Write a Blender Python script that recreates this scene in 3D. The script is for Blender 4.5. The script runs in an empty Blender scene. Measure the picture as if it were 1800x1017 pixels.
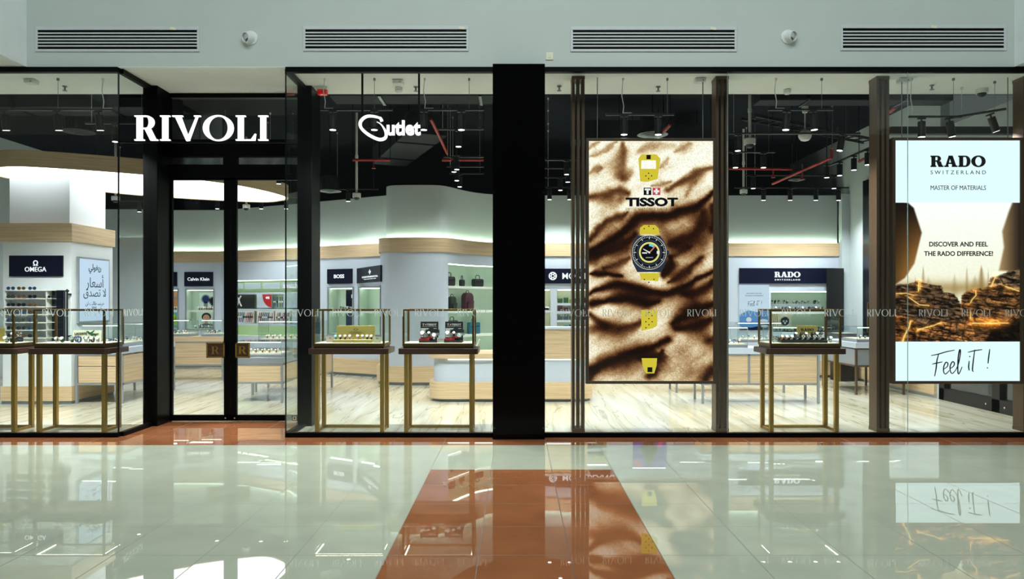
import bpy, bmesh, math, random
import numpy as np
from mathutils import Vector, Matrix, noise
random.seed(7)
S = bpy.context.scene
COL = S.collection
R = math.radians
# ------------------------------------------------------------------ camera
F, CX, CY, EYE = 1268.0, 907.0, 528.0, 1.66      # focal length in pixels, vanishing point, eye height
cam = bpy.data.cameras.new('camera'); cam.sensor_width = 36.0; cam.lens = 36.0 * F / 1800.0
cam.shift_x = (900.0 - CX) / 1800.0; cam.shift_y = (CY - 508.5) / 1800.0
cam.clip_start = 0.05; cam.clip_end = 100
camo = bpy.data.objects.new('camera', cam); COL.objects.link(camo)
camo.location = (0, 0, EYE); camo.rotation_euler = (R(90), 0, 0)
S.camera = camo
# ------------------------------------------------------------------ world, light, exposure
S.view_settings.view_transform = 'Standard'; S.view_settings.look = 'None'
S.view_settings.exposure = 0.0; S.view_settings.gamma = 1.0
S.view_settings.use_curve_mapping = False
w = bpy.data.worlds.new('world'); S.world = w; w.use_nodes = True
w.node_tree.nodes['Background'].inputs[0].default_value = (0.8, 0.93, 0.92, 1)
w.node_tree.nodes['Background'].inputs[1].default_value = 0.09
SPOT_W = 112.0
MALL_W = 400.0
def area(name, loc, size, power, rot=(0, 0, 0), color=(1, 1, 1)):
    l = bpy.data.lights.new(name, 'AREA'); l.shape = 'RECTANGLE'; l.size, l.size_y = size
    l.energy = power; l.color = color
    o = bpy.data.objects.new(name, l); COL.objects.link(o); o.location = loc; o.rotation_euler = rot
    return o
# the mall hall's own ceiling panels, high above the walkway
area('mall_ceiling_light', (-1.8, 3.2, 9.2), (5, 3.5), MALL_W, (R(-8), 0, 0), (0.88, 1.0, 0.97))
area('mall_ceiling_light', (2.4, 3.2, 9.2), (5, 3.5), MALL_W, (R(-8), 0, 0), (0.88, 1.0, 0.97))
try:
    S.cycles.use_denoising = True
    S.cycles.max_bounces = 9; S.cycles.transparent_max_bounces = 28
    S.cycles.diffuse_bounces = 4; S.cycles.glossy_bounces = 4; S.cycles.transmission_bounces = 6
    S.cycles.sample_clamp_indirect = 6.0; S.cycles.caustics_reflective = False; S.cycles.caustics_refractive = False
    S.cycles.use_light_tree = True
except Exception:
    pass
# ------------------------------------------------------------------ helpers
def wx(px, y): return (px - CX) * y / F
def wz(py, y): return EYE - (py - CY) * y / F
def lin(c):
    c = c / 255.0
    return c / 12.92 if c <= 0.04045 else ((c + 0.055) / 1.055) ** 2.4
def rgb(r, g, b): return (lin(r), lin(g), lin(b), 1.0)
MATS = {}
def mat(name, col, rough=0.5, metal=0.0, spec=0.5, var=0.06, scale=(6, 6, 6), emit=None, coat=0.0):
    """principled material whose colour varies a little over a noise texture"""
    if name in MATS: return MATS[name]
    m = bpy.data.materials.new(name); m.use_nodes = True; nt = m.node_tree
    p = nt.nodes['Principled BSDF']
    tc = nt.nodes.new('ShaderNodeTexCoord'); mp = nt.nodes.new('ShaderNodeMapping')
    mp.inputs['Scale'].default_value = scale
    nz = nt.nodes.new('ShaderNodeTexNoise'); nz.inputs['Scale'].default_value = 1.0; nz.inputs['Detail'].default_value = 4
    rp = nt.nodes.new('ShaderNodeValToRGB')
    c = rgb(*col)
    rp.color_ramp.elements[0].position = 0.3; rp.color_ramp.elements[1].position = 0.7
    rp.color_ramp.elements[0].color = tuple(x * (1 - var) for x in c[:3]) + (1,)
    rp.color_ramp.elements[1].color = tuple(min(1, x * (1 + var)) for x in c[:3]) + (1,)
    L = nt.links.new
    L(tc.outputs['Object'], mp.inputs[0]); L(mp.outputs[0], nz.inputs['Vector']); L(nz.outputs['Fac'], rp.inputs[0])
    L(rp.outputs[0], p.inputs['Base Color'])
    p.inputs['Roughness'].default_value = rough; p.inputs['Metallic'].default_value = metal
    p.inputs['Specular IOR Level'].default_value = spec
    p.inputs['Coat Weight'].default_value = coat
    if emit:
        p.inputs['Emission Color'].default_value = rgb(*emit[0]); p.inputs['Emission Strength'].default_value = emit[1]
    MATS[name] = m
    return m
def glow(name, col, strength):
    if name in MATS: return MATS[name]
    m = bpy.data.materials.new(name); m.use_nodes = True; nt = m.node_tree
    nt.nodes.remove(nt.nodes['Principled BSDF'])
    e = nt.nodes.new('ShaderNodeEmission'); e.inputs[0].default_value = rgb(*col); e.inputs[1].default_value = strength
    nt.links.new(e.outputs[0], nt.nodes['Material Output'].inputs[0])
    MATS[name] = m
    return m
def glass(name, tint=(1, 1, 1), ior=1.45, extra=0.0):
    if name in MATS: return MATS[name]
    m = bpy.data.materials.new(name); m.use_nodes = True; nt = m.node_tree
    nt.nodes.remove(nt.nodes['Principled BSDF'])
    L = nt.links.new
    geo = nt.nodes.new('ShaderNodeNewGeometry'); mx = nt.nodes.new('ShaderNodeMath'); mx.operation = 'MULTIPLY_ADD'
    mx.inputs[1].default_value = 1.0 / ior - ior; mx.inputs[2].default_value = ior
    L(geo.outputs['Backfacing'], mx.inputs[0])
    fr = nt.nodes.new('ShaderNodeFresnel'); L(mx.outputs[0], fr.inputs['IOR'])
    ad = nt.nodes.new('ShaderNodeMath'); ad.operation = 'MULTIPLY'; ad.inputs[1].default_value = 0.75; L(fr.outputs[0], ad.inputs[0])
    t = nt.nodes.new('ShaderNodeBsdfTransparent'); t.inputs[0].default_value = (*tint, 1)
    g = nt.nodes.new('ShaderNodeBsdfGlossy'); g.inputs['Roughness'].default_value = 0.0
    s = nt.nodes.new('ShaderNodeMixShader')
    L(ad.outputs[0], s.inputs[0]); L(t.outputs[0], s.inputs[1]); L(g.outputs[0], s.inputs[2])
    L(s.outputs[0], nt.nodes['Material Output'].inputs[0])
    MATS[name] = m
    return m
def vinyl(name, col, alpha):
    m = bpy.data.materials.new(name); m.use_nodes = True; nt = m.node_tree
    p = nt.nodes['Principled BSDF']; p.inputs['Base Color'].default_value = rgb(*col); p.inputs['Roughness'].default_value = 0.9
    t = nt.nodes.new('ShaderNodeBsdfTransparent'); s = nt.nodes.new('ShaderNodeMixShader'); s.inputs[0].default_value = alpha
    tr = nt.nodes.new('ShaderNodeBsdfTranslucent'); tr.inputs[0].default_value = rgb(*col)
    a = nt.nodes.new('ShaderNodeMixShader'); a.inputs[0].default_value = 0.5
    nt.links.new(p.outputs[0], a.inputs[1]); nt.links.new(tr.outputs[0], a.inputs[2])
    nt.links.new(t.outputs[0], s.inputs[1]); nt.links.new(a.outputs[0], s.inputs[2])
    nt.links.new(s.outputs[0], nt.nodes['Material Output'].inputs[0])
    MATS[name] = m
    return m

class MB:
    """collects boxes, prisms, tubes ...; build() links them as one mesh object"""
    def __init__(s, off=(0, 0, 0)):
        s.v = []; s.f = []; s.m = []; s.o = Vector(off)
    def add(s, vs, fs, mi=0):
        b = len(s.v); s.v += [tuple(Vector(v) - s.o) for v in vs]
        s.f += [tuple(i + b for i in f) for f in fs]; s.m += [mi] * len(fs)
        return s
    def box(s, x0, x1, y0, y1, z0, z1, mi=0):
        v = [(x0, y0, z0), (x1, y0, z0), (x1, y1, z0), (x0, y1, z0), (x0, y0, z1), (x1, y0, z1), (x1, y1, z1), (x0, y1, z1)]
        return s.add(v, [(0, 3, 2, 1), (4, 5, 6, 7), (0, 1, 5, 4), (1, 2, 6, 5), (2, 3, 7, 6), (3, 0, 4, 7)], mi)
    def obox(s, c, size, mtx, mi=0):
        hx, hy, hz = (q / 2 for q in size); c = Vector(c)
        v = [c + mtx @ Vector((a * hx, b * hy, d * hz)) for d in (-1, 1) for a, b in ((-1, -1), (1, -1), (1, 1), (-1, 1))]
        return s.add(v, [(0, 3, 2, 1), (4, 5, 6, 7), (0, 1, 5, 4), (1, 2, 6, 5), (2, 3, 7, 6), (3, 0, 4, 7)], mi)
    def loft(s, a, b, mi=0, caps=True, closed=True):
        n = len(a); fs = [(i, (i + 1) % n, n + (i + 1) % n, n + i) for i in range(n if closed else n - 1)]
        if caps: fs += [tuple(range(n))[::-1], tuple(range(n, 2 * n))]
        return s.add(list(a) + list(b), fs, mi)
    def prism(s, poly, z0, z1, mi=0):
        return s.loft([(x, y, z0) for x, y in poly], [(x, y, z1) for x, y in poly], mi)
    def plate(s, polys, o, r, u, d, mi=0):
        """2-D polygons extruded by d off the plane at o spanned by r (right) and u (up)"""
        o, r, u = Vector(o), Vector(r), Vector(u); n = r.cross(u).normalized()
        for p in polys:
            a = [o + r * x + u * y for x, y in p]
            s.loft(a, [q + n * d for q in a], mi)
        return s
    def cyl(s, p0, p1, r0, r1=None, n=16, mi=0, caps=True):
        p0, p1 = Vector(p0), Vector(p1); r1 = r0 if r1 is None else r1
        d = (p1 - p0).normalized(); a = d.orthogonal().normalized(); b = d.cross(a)
        ring = lambda p, r: [p + (a * math.cos(t) + b * math.sin(t)) * r for t in (2 * math.pi * i / n for i in range(n))]
        return s.loft(ring(p0, r0), ring(p1, r1), mi, caps)
    def tube(s, pts, r, n=8, mi=0):
        pts = [Vector(p) for p in pts]; rings = []
        up = None
        for i, p in enumerate(pts):
            d = (pts[min(i + 1, len(pts) - 1)] - pts[max(i - 1, 0)]).normalized()
            if up is None: up = d.orthogonal().normalized()
            a = (up - d * up.dot(d)).normalized(); up = a; b = d.cross(a)
            rr = r[i] if isinstance(r, (list, tuple)) else r
            rings.append([p + (a * math.cos(t) + b * math.sin(t)) * rr for t in (2 * math.pi * k / n for k in range(n))])
        vs = [q for g in rings for q in g]; fs = []
        for i in range(len(rings) - 1):
            fs += [(i * n + k, i * n + (k + 1) % n, (i + 1) * n + (k + 1) % n, (i + 1) * n + k) for k in range(n)]
        fs += [tuple(range(n))[::-1], tuple(range((len(rings) - 1) * n, len(rings) * n))]
        return s.add(vs, fs, mi)
    def lathe(s, prof, c=(0, 0, 0), n=24, mi=0, mtx=None):
        c = Vector(c); vs = []; fs = []
        for r, z in prof:
            for k in range(n):
                t = 2 * math.pi * k / n; q = Vector((r * math.cos(t), r * math.sin(t), z))
                vs.append(c + (mtx @ q if mtx else q))
        for i in range(len(prof) - 1):
            fs += [(i * n + k, i * n + (k + 1) % n, (i + 1) * n + (k + 1) % n, (i + 1) * n + k) for k in range(n)]
        fs += [tuple(range(n))[::-1], tuple(range((len(prof) - 1) * n, len(prof) * n))]
        return s.add(vs, fs, mi)
    def build(s, name, mats, parent=None, loc=None, bevel=0.0, smooth=False, weld=False):
        me = bpy.data.meshes.new(name); me.from_pydata(s.v, [], s.f)
        mats = mats if isinstance(mats, (list, tuple)) else [mats]
        for m in mats: me.materials.append(m)
        me.polygons.foreach_set('material_index', s.m)
        bm = bmesh.new(); bm.from_mesh(me)
        if weld: bmesh.ops.remove_doubles(bm, verts=bm.verts, dist=1e-5)
        bmesh.ops.recalc_face_normals(bm, faces=bm.faces)
        bm.to_mesh(me); bm.free()
        if smooth:
            try: me.shade_smooth(); me.set_sharp_from_angle(angle=R(35))
            except Exception: pass
        o = bpy.data.objects.new(name, me); COL.objects.link(o)
        if parent is not None: o.parent = parent
        if loc is not None: o.location = loc
        if bevel:
            b = o.modifiers.new('bevel', 'BEVEL'); b.width = bevel; b.segments = 2; b.limit_method = 'ANGLE'
        return o
def tag(o, label, cat, group=None):
    o['label'] = label; o['category'] = cat
    if group: o['group'] = group
    return o
def thing(name, label, cat, loc=(0, 0, 0), rz=0.0, group=None):
    o = bpy.data.objects.new(name, None); COL.objects.link(o); o.location = loc; o.rotation_euler = (0, 0, rz)
    o.empty_display_size = 0.1
    return tag(o, label, cat, group)
def struct(o):
    o['kind'] = 'structure'; return o
def dup(root, loc, rz=None, label=None, group=None, cat=None):
    r = root.copy(); COL.objects.link(r); r.location = loc
    if rz is not None: r.rotation_euler = (0, 0, rz)
    if label: r['label'] = label
    if group: r['group'] = group
    for ch in list(root.children):
        c = ch.copy(); COL.objects.link(c); c.parent = r
        for g in ch.children:
            d = g.copy(); COL.objects.link(d); d.parent = c
    return r
NTH = ['first', 'second', 'third', 'fourth', 'fifth', 'sixth', 'seventh', 'eighth', 'ninth', 'tenth', 'eleventh', 'twelfth', 'thirteenth', 'fourteenth', 'fifteenth', 'sixteenth']
def nth(i, n, side='left'):
    if n == 1: return 'only'
    if i == 0: return 'leftmost'
    if i == n - 1: return 'rightmost'
    return NTH[i]
def rrect(x0, x1, y0, y1, r, n=6):
    out = []
    for cx, cy, a in ((x1 - r, y0 + r, -90), (x1 - r, y1 - r, 0), (x0 + r, y1 - r, 90), (x0 + r, y0 + r, 180)):
        out += [(cx + r * math.cos(R(a + 90 * i / n)), cy + r * math.sin(R(a + 90 * i / n))) for i in range(n + 1)]
    return out
def spline(pts, n=8, closed=False):
    out = []; m = len(pts)
    for i in range(m if closed else m - 1):
        g = lambda k: np.array(pts[k % m] if closed else pts[max(0, min(m - 1, k))], float)
        a, b, c, d = g(i - 1), g(i), g(i + 1), g(i + 2)
        for k in range(n):
            t = k / n
            out.append(tuple(0.5 * (2 * b + (c - a) * t + (2 * a - 5 * b + 4 * c - d) * t * t + (3 * b - a - 3 * c + d) * t ** 3)))
    if not closed: out.append(tuple(pts[-1]))
    return out
RX, UZ = Vector((1, 0, 0)), Vector((0, 0, 1))
# ------------------------------------------------------------------ lettering
def ring(cx, cy, ro, so, ri, si, a0=0, a1=360, n=40, rot=0):
    """flat ring between two ellipses as quads"""
    q = []; c, s_ = math.cos(R(rot)), math.sin(R(rot))
    P = lambda rx, ry, t: ((cx + rx * math.cos(t) * c - ry * math.sin(t) * s_), (cy + rx * math.cos(t) * s_ + ry * math.sin(t) * c))
    for i in range(n):
        t0, t1 = R(a0 + (a1 - a0) * i / n), R(a0 + (a1 - a0) * (i + 1) / n)
        q.append([P(ro, so, t0), P(ro, so, t1), P(ri, si, t1), P(ri, si, t0)])
    return q
def rect(x0, x1, y0, y1): return [(x0, y0), (x1, y0), (x1, y1), (x0, y1)]
def serif(ch, t, h, s, wide=1.0):
    """roman capital of height 1: stem t, hairline h, serif s; returns (polygons, advance)"""
    if ch == 'I': return [rect(s, s + t, 0, 1), rect(0, t + 2 * s, 0, h), rect(0, t + 2 * s, 1 - h, 1)], t + 2 * s
    if ch == 'L':
        wd = 0.68 * wide
        return [rect(s, s + t, 0, 1), rect(0, wd, 0, h), rect(0, t + 2 * s, 1 - h, 1), [(wd - 0.17, 0), (wd, 0), (wd + 0.03, 0.27), (wd - 0.005, 0.27)]], wd + 0.03
    if ch == 'O':
        wd = 1.08 * wide
        return ring(wd / 2, 0.5, wd / 2, 0.515, wd / 2 - t, 0.515 - h), wd
    if ch == 'V':
        wd = 1.0 * wide; m = wd * 0.52
        return [[(s, 1), (s + t * 1.12, 1), (m + t * 0.5, 0.0), (m - t * 0.1, -0.02)], [(wd - s - h * 1.3, 1), (wd - s, 1), (m + t * 0.42, 0), (m, 0.08)],
                rect(0, t * 1.12 + 2 * s, 1 - h, 1), rect(wd - 2.4 * s - h, wd, 1 - h, 1)], wd
    if ch in 'RP':
        x = s + t; b = 0.40 * wide
        q = [rect(s, x, 0, 1), rect(0, x + s, 0, h), rect(0, x, 1 - h, 1), rect(x, x + b * 0.35, 1 - h, 1), rect(x, x + b * 0.35, 0.46, 0.46 + h)]
        q += ring(x + b * 0.35, 0.73, b * 0.65 + 0.02, 0.27, max(0.02, b * 0.65 + 0.02 - t * 0.95), 0.27 - h, -90, 90, 20)
        q += [[(x + b * 0.18, 0.5), (x + b * 0.18 + t * 1.1, 0.5), (x + b + t * 0.55, 0), (x + b - t * 0.55, 0)], rect(x + b - t * 0.5, x + b + t * 0.55 + s * 0.6, 0, h)]
        return q, x + b + t * 0.55 + s * 0.6
    if ch == 'A':
        wd = 1.0 * wide; m = wd / 2
        return [[(s, 0), (s + h * 1.5, 0), (m, 1), (m - h * 1.3, 1)], [(wd - s - t, 0), (wd - s, 0), (m + t * 0.45, 1), (m - t * 0.5, 1)], rect(0.25 * wd, 0.7 * wd, 0.26, 0.26 + h),
                rect(0, s * 2 + h * 1.5, 0, h), rect(wd - t - 2 * s, wd, 0, h)], wd
    if ch == 'D':
        x = s + t; b = 0.55 * wide
        q = [rect(s, x, 0, 1), rect(0, x + b * 0.3, 0, h), rect(0, x + b * 0.3, 1 - h, 1)]
        q += ring(x + b * 0.3, 0.5, b * 0.7, 0.5, b * 0.7 - t * 0.95, 0.5 - h, -90, 90, 24)
        return q, x + b
    return [], 0.4
def word(text, t=0.22, h=0.05, s=0.07, gap=0.09, wide=1.0):
    x = 0; out = []
    for ch in text:
        q, a = serif(ch, t, h, s, wide)
        out.append([[(px + x, py) for px, py in p] for p in q]); x += a + gap
    return out, x - gap
def put_word(mb, text, o, r, u, wd, ht, d, mi=0, **k):
    """serif word with lower left corner at o"""
    ls, tot = word(text, **k)
    r, u = Vector(r).normalized() * (wd / tot), Vector(u).normalized() * ht
    for l in ls: mb.plate(l, o, r, u, d, mi)
_tx = {}
def text_polys(body, bold):
    k = (body, bold)
    if k not in _tx:
        c = bpy.data.curves.new('t', 'FONT'); c.body = body; c.offset = bold; c.resolution_u = 3; c.fill_mode = 'FRONT'
        o = bpy.data.objects.new('t', c); me = bpy.data.meshes.new_from_object(o)
        vs = [(v.co.x, v.co.y) for v in me.vertices]; fs = [tuple(p.vertices) for p in me.polygons]
        bpy.data.objects.remove(o); bpy.data.curves.remove(c); bpy.data.meshes.remove(me)
        _tx[k] = (vs, fs)
    return _tx[k]
def put_text(mb, body, c, r, u, wd=None, ht=None, d=0.004, bold=0.0, mi=0):
    """sans text centred on c, fitted to a width and/or a height, standing d off the plane"""
    vs, fs = text_polys(body, bold)
    if not vs: return
    x0, x1 = min(v[0] for v in vs), max(v[0] for v in vs); y0, y1 = min(v[1] for v in vs), max(v[1] for v in vs)
    sx = wd / (x1 - x0) if wd else None; sy = ht / (y1 - y0) if ht else None
    sx = sx or sy; sy = sy or sx
    r, u = Vector(r).normalized(), Vector(u).normalized(); n = r.cross(u)
    P = [Vector(c) + r * ((x - (x0 + x1) / 2) * sx) + u * ((y - (y0 + y1) / 2) * sy) for x, y in vs]
    # front faces plus side walls along boundary edges
    cnt = {}
    for f in fs:
        for a, b in zip(f, f[1:] + f[:1]): cnt[(a, b)] = 1
    m = len(P); F_ = list(fs)
    F_ += [(a, b, b + m, a + m) for (a, b) in cnt if (b, a) not in cnt]
    mb.add([p + n * d for p in P] + P, F_, mi)
# ------------------------------------------------------------------ materials
def tile_floor(name, col, rough, var=0.05, scale=3.0):
    """polished square tiles: grout lines every 0.596 m, each tile tilted a hair so reflections break at the joints"""
    m = bpy.data.materials.new(name); m.use_nodes = True; nt = m.node_tree; p = nt.nodes['Principled BSDF']; L = nt.links.new
    N = nt.nodes.new
    tc = N('ShaderNodeTexCoord'); sp = N('ShaderNodeSeparateXYZ'); L(tc.outputs['Object'], sp.inputs[0])
    def math_(op, a, b=None):
        n = N('ShaderNodeMath'); n.operation = op
        for i, q in enumerate((a, b)):
            if q is None: continue
            if isinstance(q, (int, float)): n.inputs[i].default_value = q
            else: L(q, n.inputs[i])
        return n.outputs[0]
    gx = math_('DIVIDE', math_('ADD', sp.outputs['X'], 0.84 + 59.6), 0.596)
    gy = math_('DIVIDE', math_('ADD', sp.outputs['Y'], -6.497 + 59.7), 0.597)
    def edge(g):
        f = math_('FRACT', g); d = math_('MINIMUM', f, math_('SUBTRACT', 1.0, f)); return math_('LESS_THAN', d, 0.0055)
    gr = math_('MAXIMUM', edge(gx), edge(gy))
    cb = N('ShaderNodeCombineXYZ'); L(math_('FLOOR', gx), cb.inputs[0]); L(math_('FLOOR', gy), cb.inputs[1])
    wn = N('ShaderNodeTexWhiteNoise'); L(cb.outputs[0], wn.inputs['Vector'])
    nz = N('ShaderNodeTexNoise'); nz.inputs['Scale'].default_value = scale; nz.inputs['Detail'].default_value = 6; L(tc.outputs['Object'], nz.inputs['Vector'])
    rp = N('ShaderNodeValToRGB'); c = rgb(*col)
    rp.color_ramp.elements[0].position = .3; rp.color_ramp.elements[1].position = .7
    rp.color_ramp.elements[0].color = tuple(x * (1 - var) for x in c[:3]) + (1,); rp.color_ramp.elements[1].color = tuple(x * (1 + var) for x in c[:3]) + (1,)
    L(nz.outputs['Fac'], rp.inputs[0])
    mx = N('ShaderNodeMix'); mx.data_type = 'RGBA'; L(gr, mx.inputs['Factor']); L(rp.outputs[0], mx.inputs['A']); mx.inputs['B'].default_value = tuple(x * .3 for x in c[:3]) + (1,)
    L(mx.outputs['Result'], p.inputs['Base Color'])
    ro = math_('ADD', math_('MULTIPLY', gr, 0.5), rough); L(ro, p.inputs['Roughness'])
    p.inputs['IOR'].default_value = 2.15
    # tilt per tile
    geo = N('ShaderNodeNewGeometry'); vs = N('ShaderNodeVectorMath'); vs.operation = 'SUBTRACT'; L(wn.outputs['Color'], vs.inputs[0]); vs.inputs[1].default_value = (.5, .5, .5)
    sc = N('ShaderNodeVectorMath'); sc.operation = 'SCALE'; L(vs.outputs[0], sc.inputs[0]); sc.inputs['Scale'].default_value = 0.0035
    ad = N('ShaderNodeVectorMath'); ad.operation = 'ADD'; L(geo.outputs['Normal'], ad.inputs[0]); L(sc.outputs[0], ad.inputs[1])
    no = N('ShaderNodeVectorMath'); no.operation = 'NORMALIZE'; L(ad.outputs[0], no.inputs[0]); L(no.outputs[0], p.inputs['Normal'])
    return m
def marble(name):
    m = bpy.data.materials.new(name); m.use_nodes = True; nt = m.node_tree; p = nt.nodes['Principled BSDF']; L = nt.links.new; N = nt.nodes.new
    tc = N('ShaderNodeTexCoord'); mp = N('ShaderNodeMapping'); mp.inputs['Rotation'].default_value = (0, 0, R(14)); mp.inputs['Scale'].default_value = (3.0, .28, 1)
    L(tc.outputs['Object'], mp.inputs[0])
    n1 = N('ShaderNodeTexNoise'); n1.inputs['Scale'].default_value = 1.3; n1.inputs['Detail'].default_value = 7; n1.inputs['Distortion'].default_value = .7; L(mp.outputs[0], n1.inputs[0])
    rp = N('ShaderNodeValToRGB'); e = rp.color_ramp.elements
    e[0].position = .30; e[0].color = rgb(178, 170, 144); e[1].position = .72; e[1].color = rgb(214, 211, 196)
    k = e.new(.47); k.color = rgb(202, 197, 176)
    L(n1.outputs['Fac'], rp.inputs[0])
    mp2 = N('ShaderNodeMapping'); mp2.inputs['Rotation'].default_value = (0, 0, R(14)); mp2.inputs['Scale'].default_value = (5.0, .34, 1); L(tc.outputs['Object'], mp2.inputs[0])
    n2 = N('ShaderNodeTexNoise'); n2.inputs['Scale'].default_value = 1.0; n2.inputs['Detail'].default_value = 3; n2.inputs['Distortion'].default_value = .9; L(mp2.outputs[0], n2.inputs[0])
    r2 = N('ShaderNodeValToRGB'); f = r2.color_ramp.elements
    f[0].position = .482; f[0].color = (1, 1, 1, 1); f[1].position = .518; f[1].color = (1, 1, 1, 1); k = f.new(.5); k.color = rgb(170, 166, 150)
    L(n2.outputs['Fac'], r2.inputs[0])
    mx = N('ShaderNodeMix'); mx.data_type = 'RGBA'; mx.blend_type = 'MULTIPLY'; mx.inputs['Factor'].default_value = .7
    L(rp.outputs[0], mx.inputs['A']); L(r2.outputs[0], mx.inputs['B']); L(mx.outputs['Result'], p.inputs['Base Color'])
    p.inputs['Roughness'].default_value = .08; p.inputs['IOR'].default_value = 1.5
    return m
def wood(name, a, b, rough=.45, axis='z'):
    m = bpy.data.materials.new(name); m.use_nodes = True; nt = m.node_tree; p = nt.nodes['Principled BSDF']; L = nt.links.new; N = nt.nodes.new
    tc = N('ShaderNodeTexCoord'); mp = N('ShaderNodeMapping')
    mp.inputs['Scale'].default_value = {'z': (1.6, 1.6, 70), 'x': (70, 60, 1.6)}[axis]; L(tc.outputs['Object'], mp.inputs[0])
    n = N('ShaderNodeTexNoise'); n.inputs['Scale'].default_value = 1; n.inputs['Detail'].default_value = 5; L(mp.outputs[0], n.inputs[0])
    rp = N('ShaderNodeValToRGB'); e = rp.color_ramp.elements; e[0].position = .32; e[0].color = rgb(*a); e[1].position = .68; e[1].color = rgb(*b)
    L(n.outputs['Fac'], rp.inputs[0]); L(rp.outputs[0], p.inputs['Base Color']); p.inputs['Roughness'].default_value = rough
    MATS[name] = m
    return m
BEIGE = tile_floor('cream_tile', (190, 194, 176), .008)
BROWN = tile_floor('terracotta_tile', (158, 98, 64), .015, .16, 2.2)
MARBLE = marble('travertine')
WALL = mat('grey_paint', (200, 208, 205), .85, spec=.2, var=.02, scale=(1.5, 1.5, 1.5))
BULK = mat('lit_wall_paint', (232, 238, 240), .85, spec=.2, var=.02)  # bulkheads: lighter than the front wall, the light on them put into the colour
SOFFIT = mat('white_soffit', (246, 250, 250), .9, spec=.2, var=.015)
DARKC = mat('black_ceiling', (17, 21, 29), .9, spec=.1, var=.3, scale=(2, 2, 2))
BLACK = mat('black_metal', (4, 4, 5), .4, spec=.1, var=.1)
GLOSSBLACK = mat('black_panel', (3, 3, 4), .15, spec=.12, var=.1)
WHITE = mat('white_laminate', (192, 203, 219), .5, spec=.3, var=.012)
PLASTER = mat('white_plaster', (194, 206, 212), .85, spec=.2, var=.012)
OAK = wood('pale_oak', (186, 160, 126), (213, 189, 157))
OAKX = wood('pale_oak_skirting', (196, 168, 130), (220, 196, 160))
WALNUT = wood('dark_walnut', (54, 32, 22), (82, 52, 36), .35)
BRONZE = mat('bronze_wood', (90, 70, 54), .4, metal=.3, spec=.4, var=.15, scale=(60, 60, 2))
GOLD = mat('brushed_gold', (178, 146, 76), .42, metal=1.0, var=.1, scale=(50, 50, 3))
BRASS = mat('aged_brass', (120, 94, 46), .42, metal=1.0, var=.12, scale=(50, 50, 3))
GREY = mat('grey_metal', (158, 165, 172), .35, metal=.5, var=.04)
PLINTH = mat('plinth_grey', (112, 122, 128), .4, metal=.3, var=.05)
NAVY = mat('navy_panel', (8, 12, 36), .4, spec=.2, var=.1)
GREEN = mat('green_back_panel', (200, 219, 204), .55, spec=.3, var=.02)
PALEBACK = mat('cream_back_panel', (232, 234, 214), .6, spec=.3, var=.02)
CHROME = mat('chrome', (200, 204, 208), .16, metal=1.0, var=.05)
GUNMETAL = mat('gun_metal', (60, 66, 74), .25, metal=1.0, var=.1)
GOLDCARD = mat('gold_card', (196, 178, 104), .45, metal=.45, var=.03)
CREAM = mat('cream_card', (236, 232, 206), .6, var=.02)
WHITEP = mat('white_plastic', (225, 228, 228), .4, var=.02)
BLACKP = mat('black_plastic', (12, 12, 14), .4, var=.1)
RED = mat('red_paint', (150, 22, 16), .45, var=.12)
REDLENS = mat('red_lens', (190, 16, 12), .2, var=.1, emit=((200, 10, 8), .25))
DUCT = mat('dark_duct', (30, 34, 41), .7, spec=.2, var=.2, scale=(1, 1, 1))
GALV = mat('galvanised', (120, 126, 130), .4, metal=.6, var=.1)
GLASS = glass('window_glass', (.965, .985, .975))
CLEAR = glass('case_glass', (.975, .99, .985))
EDGE = mat('glass_edge', (150, 172, 170), .2, spec=.6, var=.05)
LETTER = glow('lit_letter', (255, 255, 255), 1.35)
LETTERS = glow('lit_sign_letter', (245, 250, 255), 1.15)
LAMP = glow('lamp_disc', (255, 252, 246), 5.0)
LED = glow('led_strip', (240, 255, 244), 3.0)
LEDW = glow('case_led_strip', (255, 250, 226), 13.0)
COVE = glow('cove_led', (236, 255, 216), 24.0)
CANOPYL = glow('canopy_light', (250, 252, 255), 4.2)
SCREENW = glow('screen_white', (222, 245, 250), 1.2)
INK = mat('black_ink', (8, 10, 14), .6, var=.05)
DECAL = vinyl('frosted_vinyl', (240, 244, 244), .7)
MIRROR = mat('dark_mirror', (30, 36, 48), .05, metal=1.0, var=.1)
# ------------------------------------------------------------------ setting: floors, walls, ceilings
YF, YD = 8.77, 9.93                       # shop front plane, door plane
XL0, XL1 = -4.835, -2.80                  # recess between the two bays
XR = 7.15                                 # right wall of the shop
m = MB()
def q(x0, x1, y0, y1, mi): m.add([(x0, y0, 0), (x1, y0, 0), (x1, y1, 0), (x0, y1, 0)], [(0, 1, 2, 3)], mi)
q(-14, -.84, -5, 7.094, 0); q(.948, 14, -5, 7.094, 0); q(-.84, .948, -5, 7.094, 1); q(-14, 14, 7.094, 8.288, 0); q(-14, 14, 8.288, YF, 1)
q(XL0, XL1, YF, YD, 1)
m.add([(-14, -5, -.1), (14, -5, -.1), (14, YF, -.1), (-14, YF, -.1)], [(0, 1, 2, 3)])
struct(m.build('floor', [BEIGE, BROWN]))
m = MB()
m.add([(-11.2, YF + .005, .001), (XL0, YF + .005, .001), (XL0, YD, .001), (-11.2, YD, .001)], [(0, 1, 2, 3)])
m.add([(XL1, YF + .005, .001), (XR, YF + .005, .001), (XR, YD, .001), (XL1, YD, .001)], [(0, 1, 2, 3)])
m.add([(-11.2, YD, .001), (XR, YD, .001), (XR, 19, .001), (-11.2, 19, .001)], [(0, 1, 2, 3)])
struct(m.build('floor_interior', MARBLE))
struct(MB().box(-14, 14, YF, YF + .2, 4.5, 7.6).build('wall_front', WALL))
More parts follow.
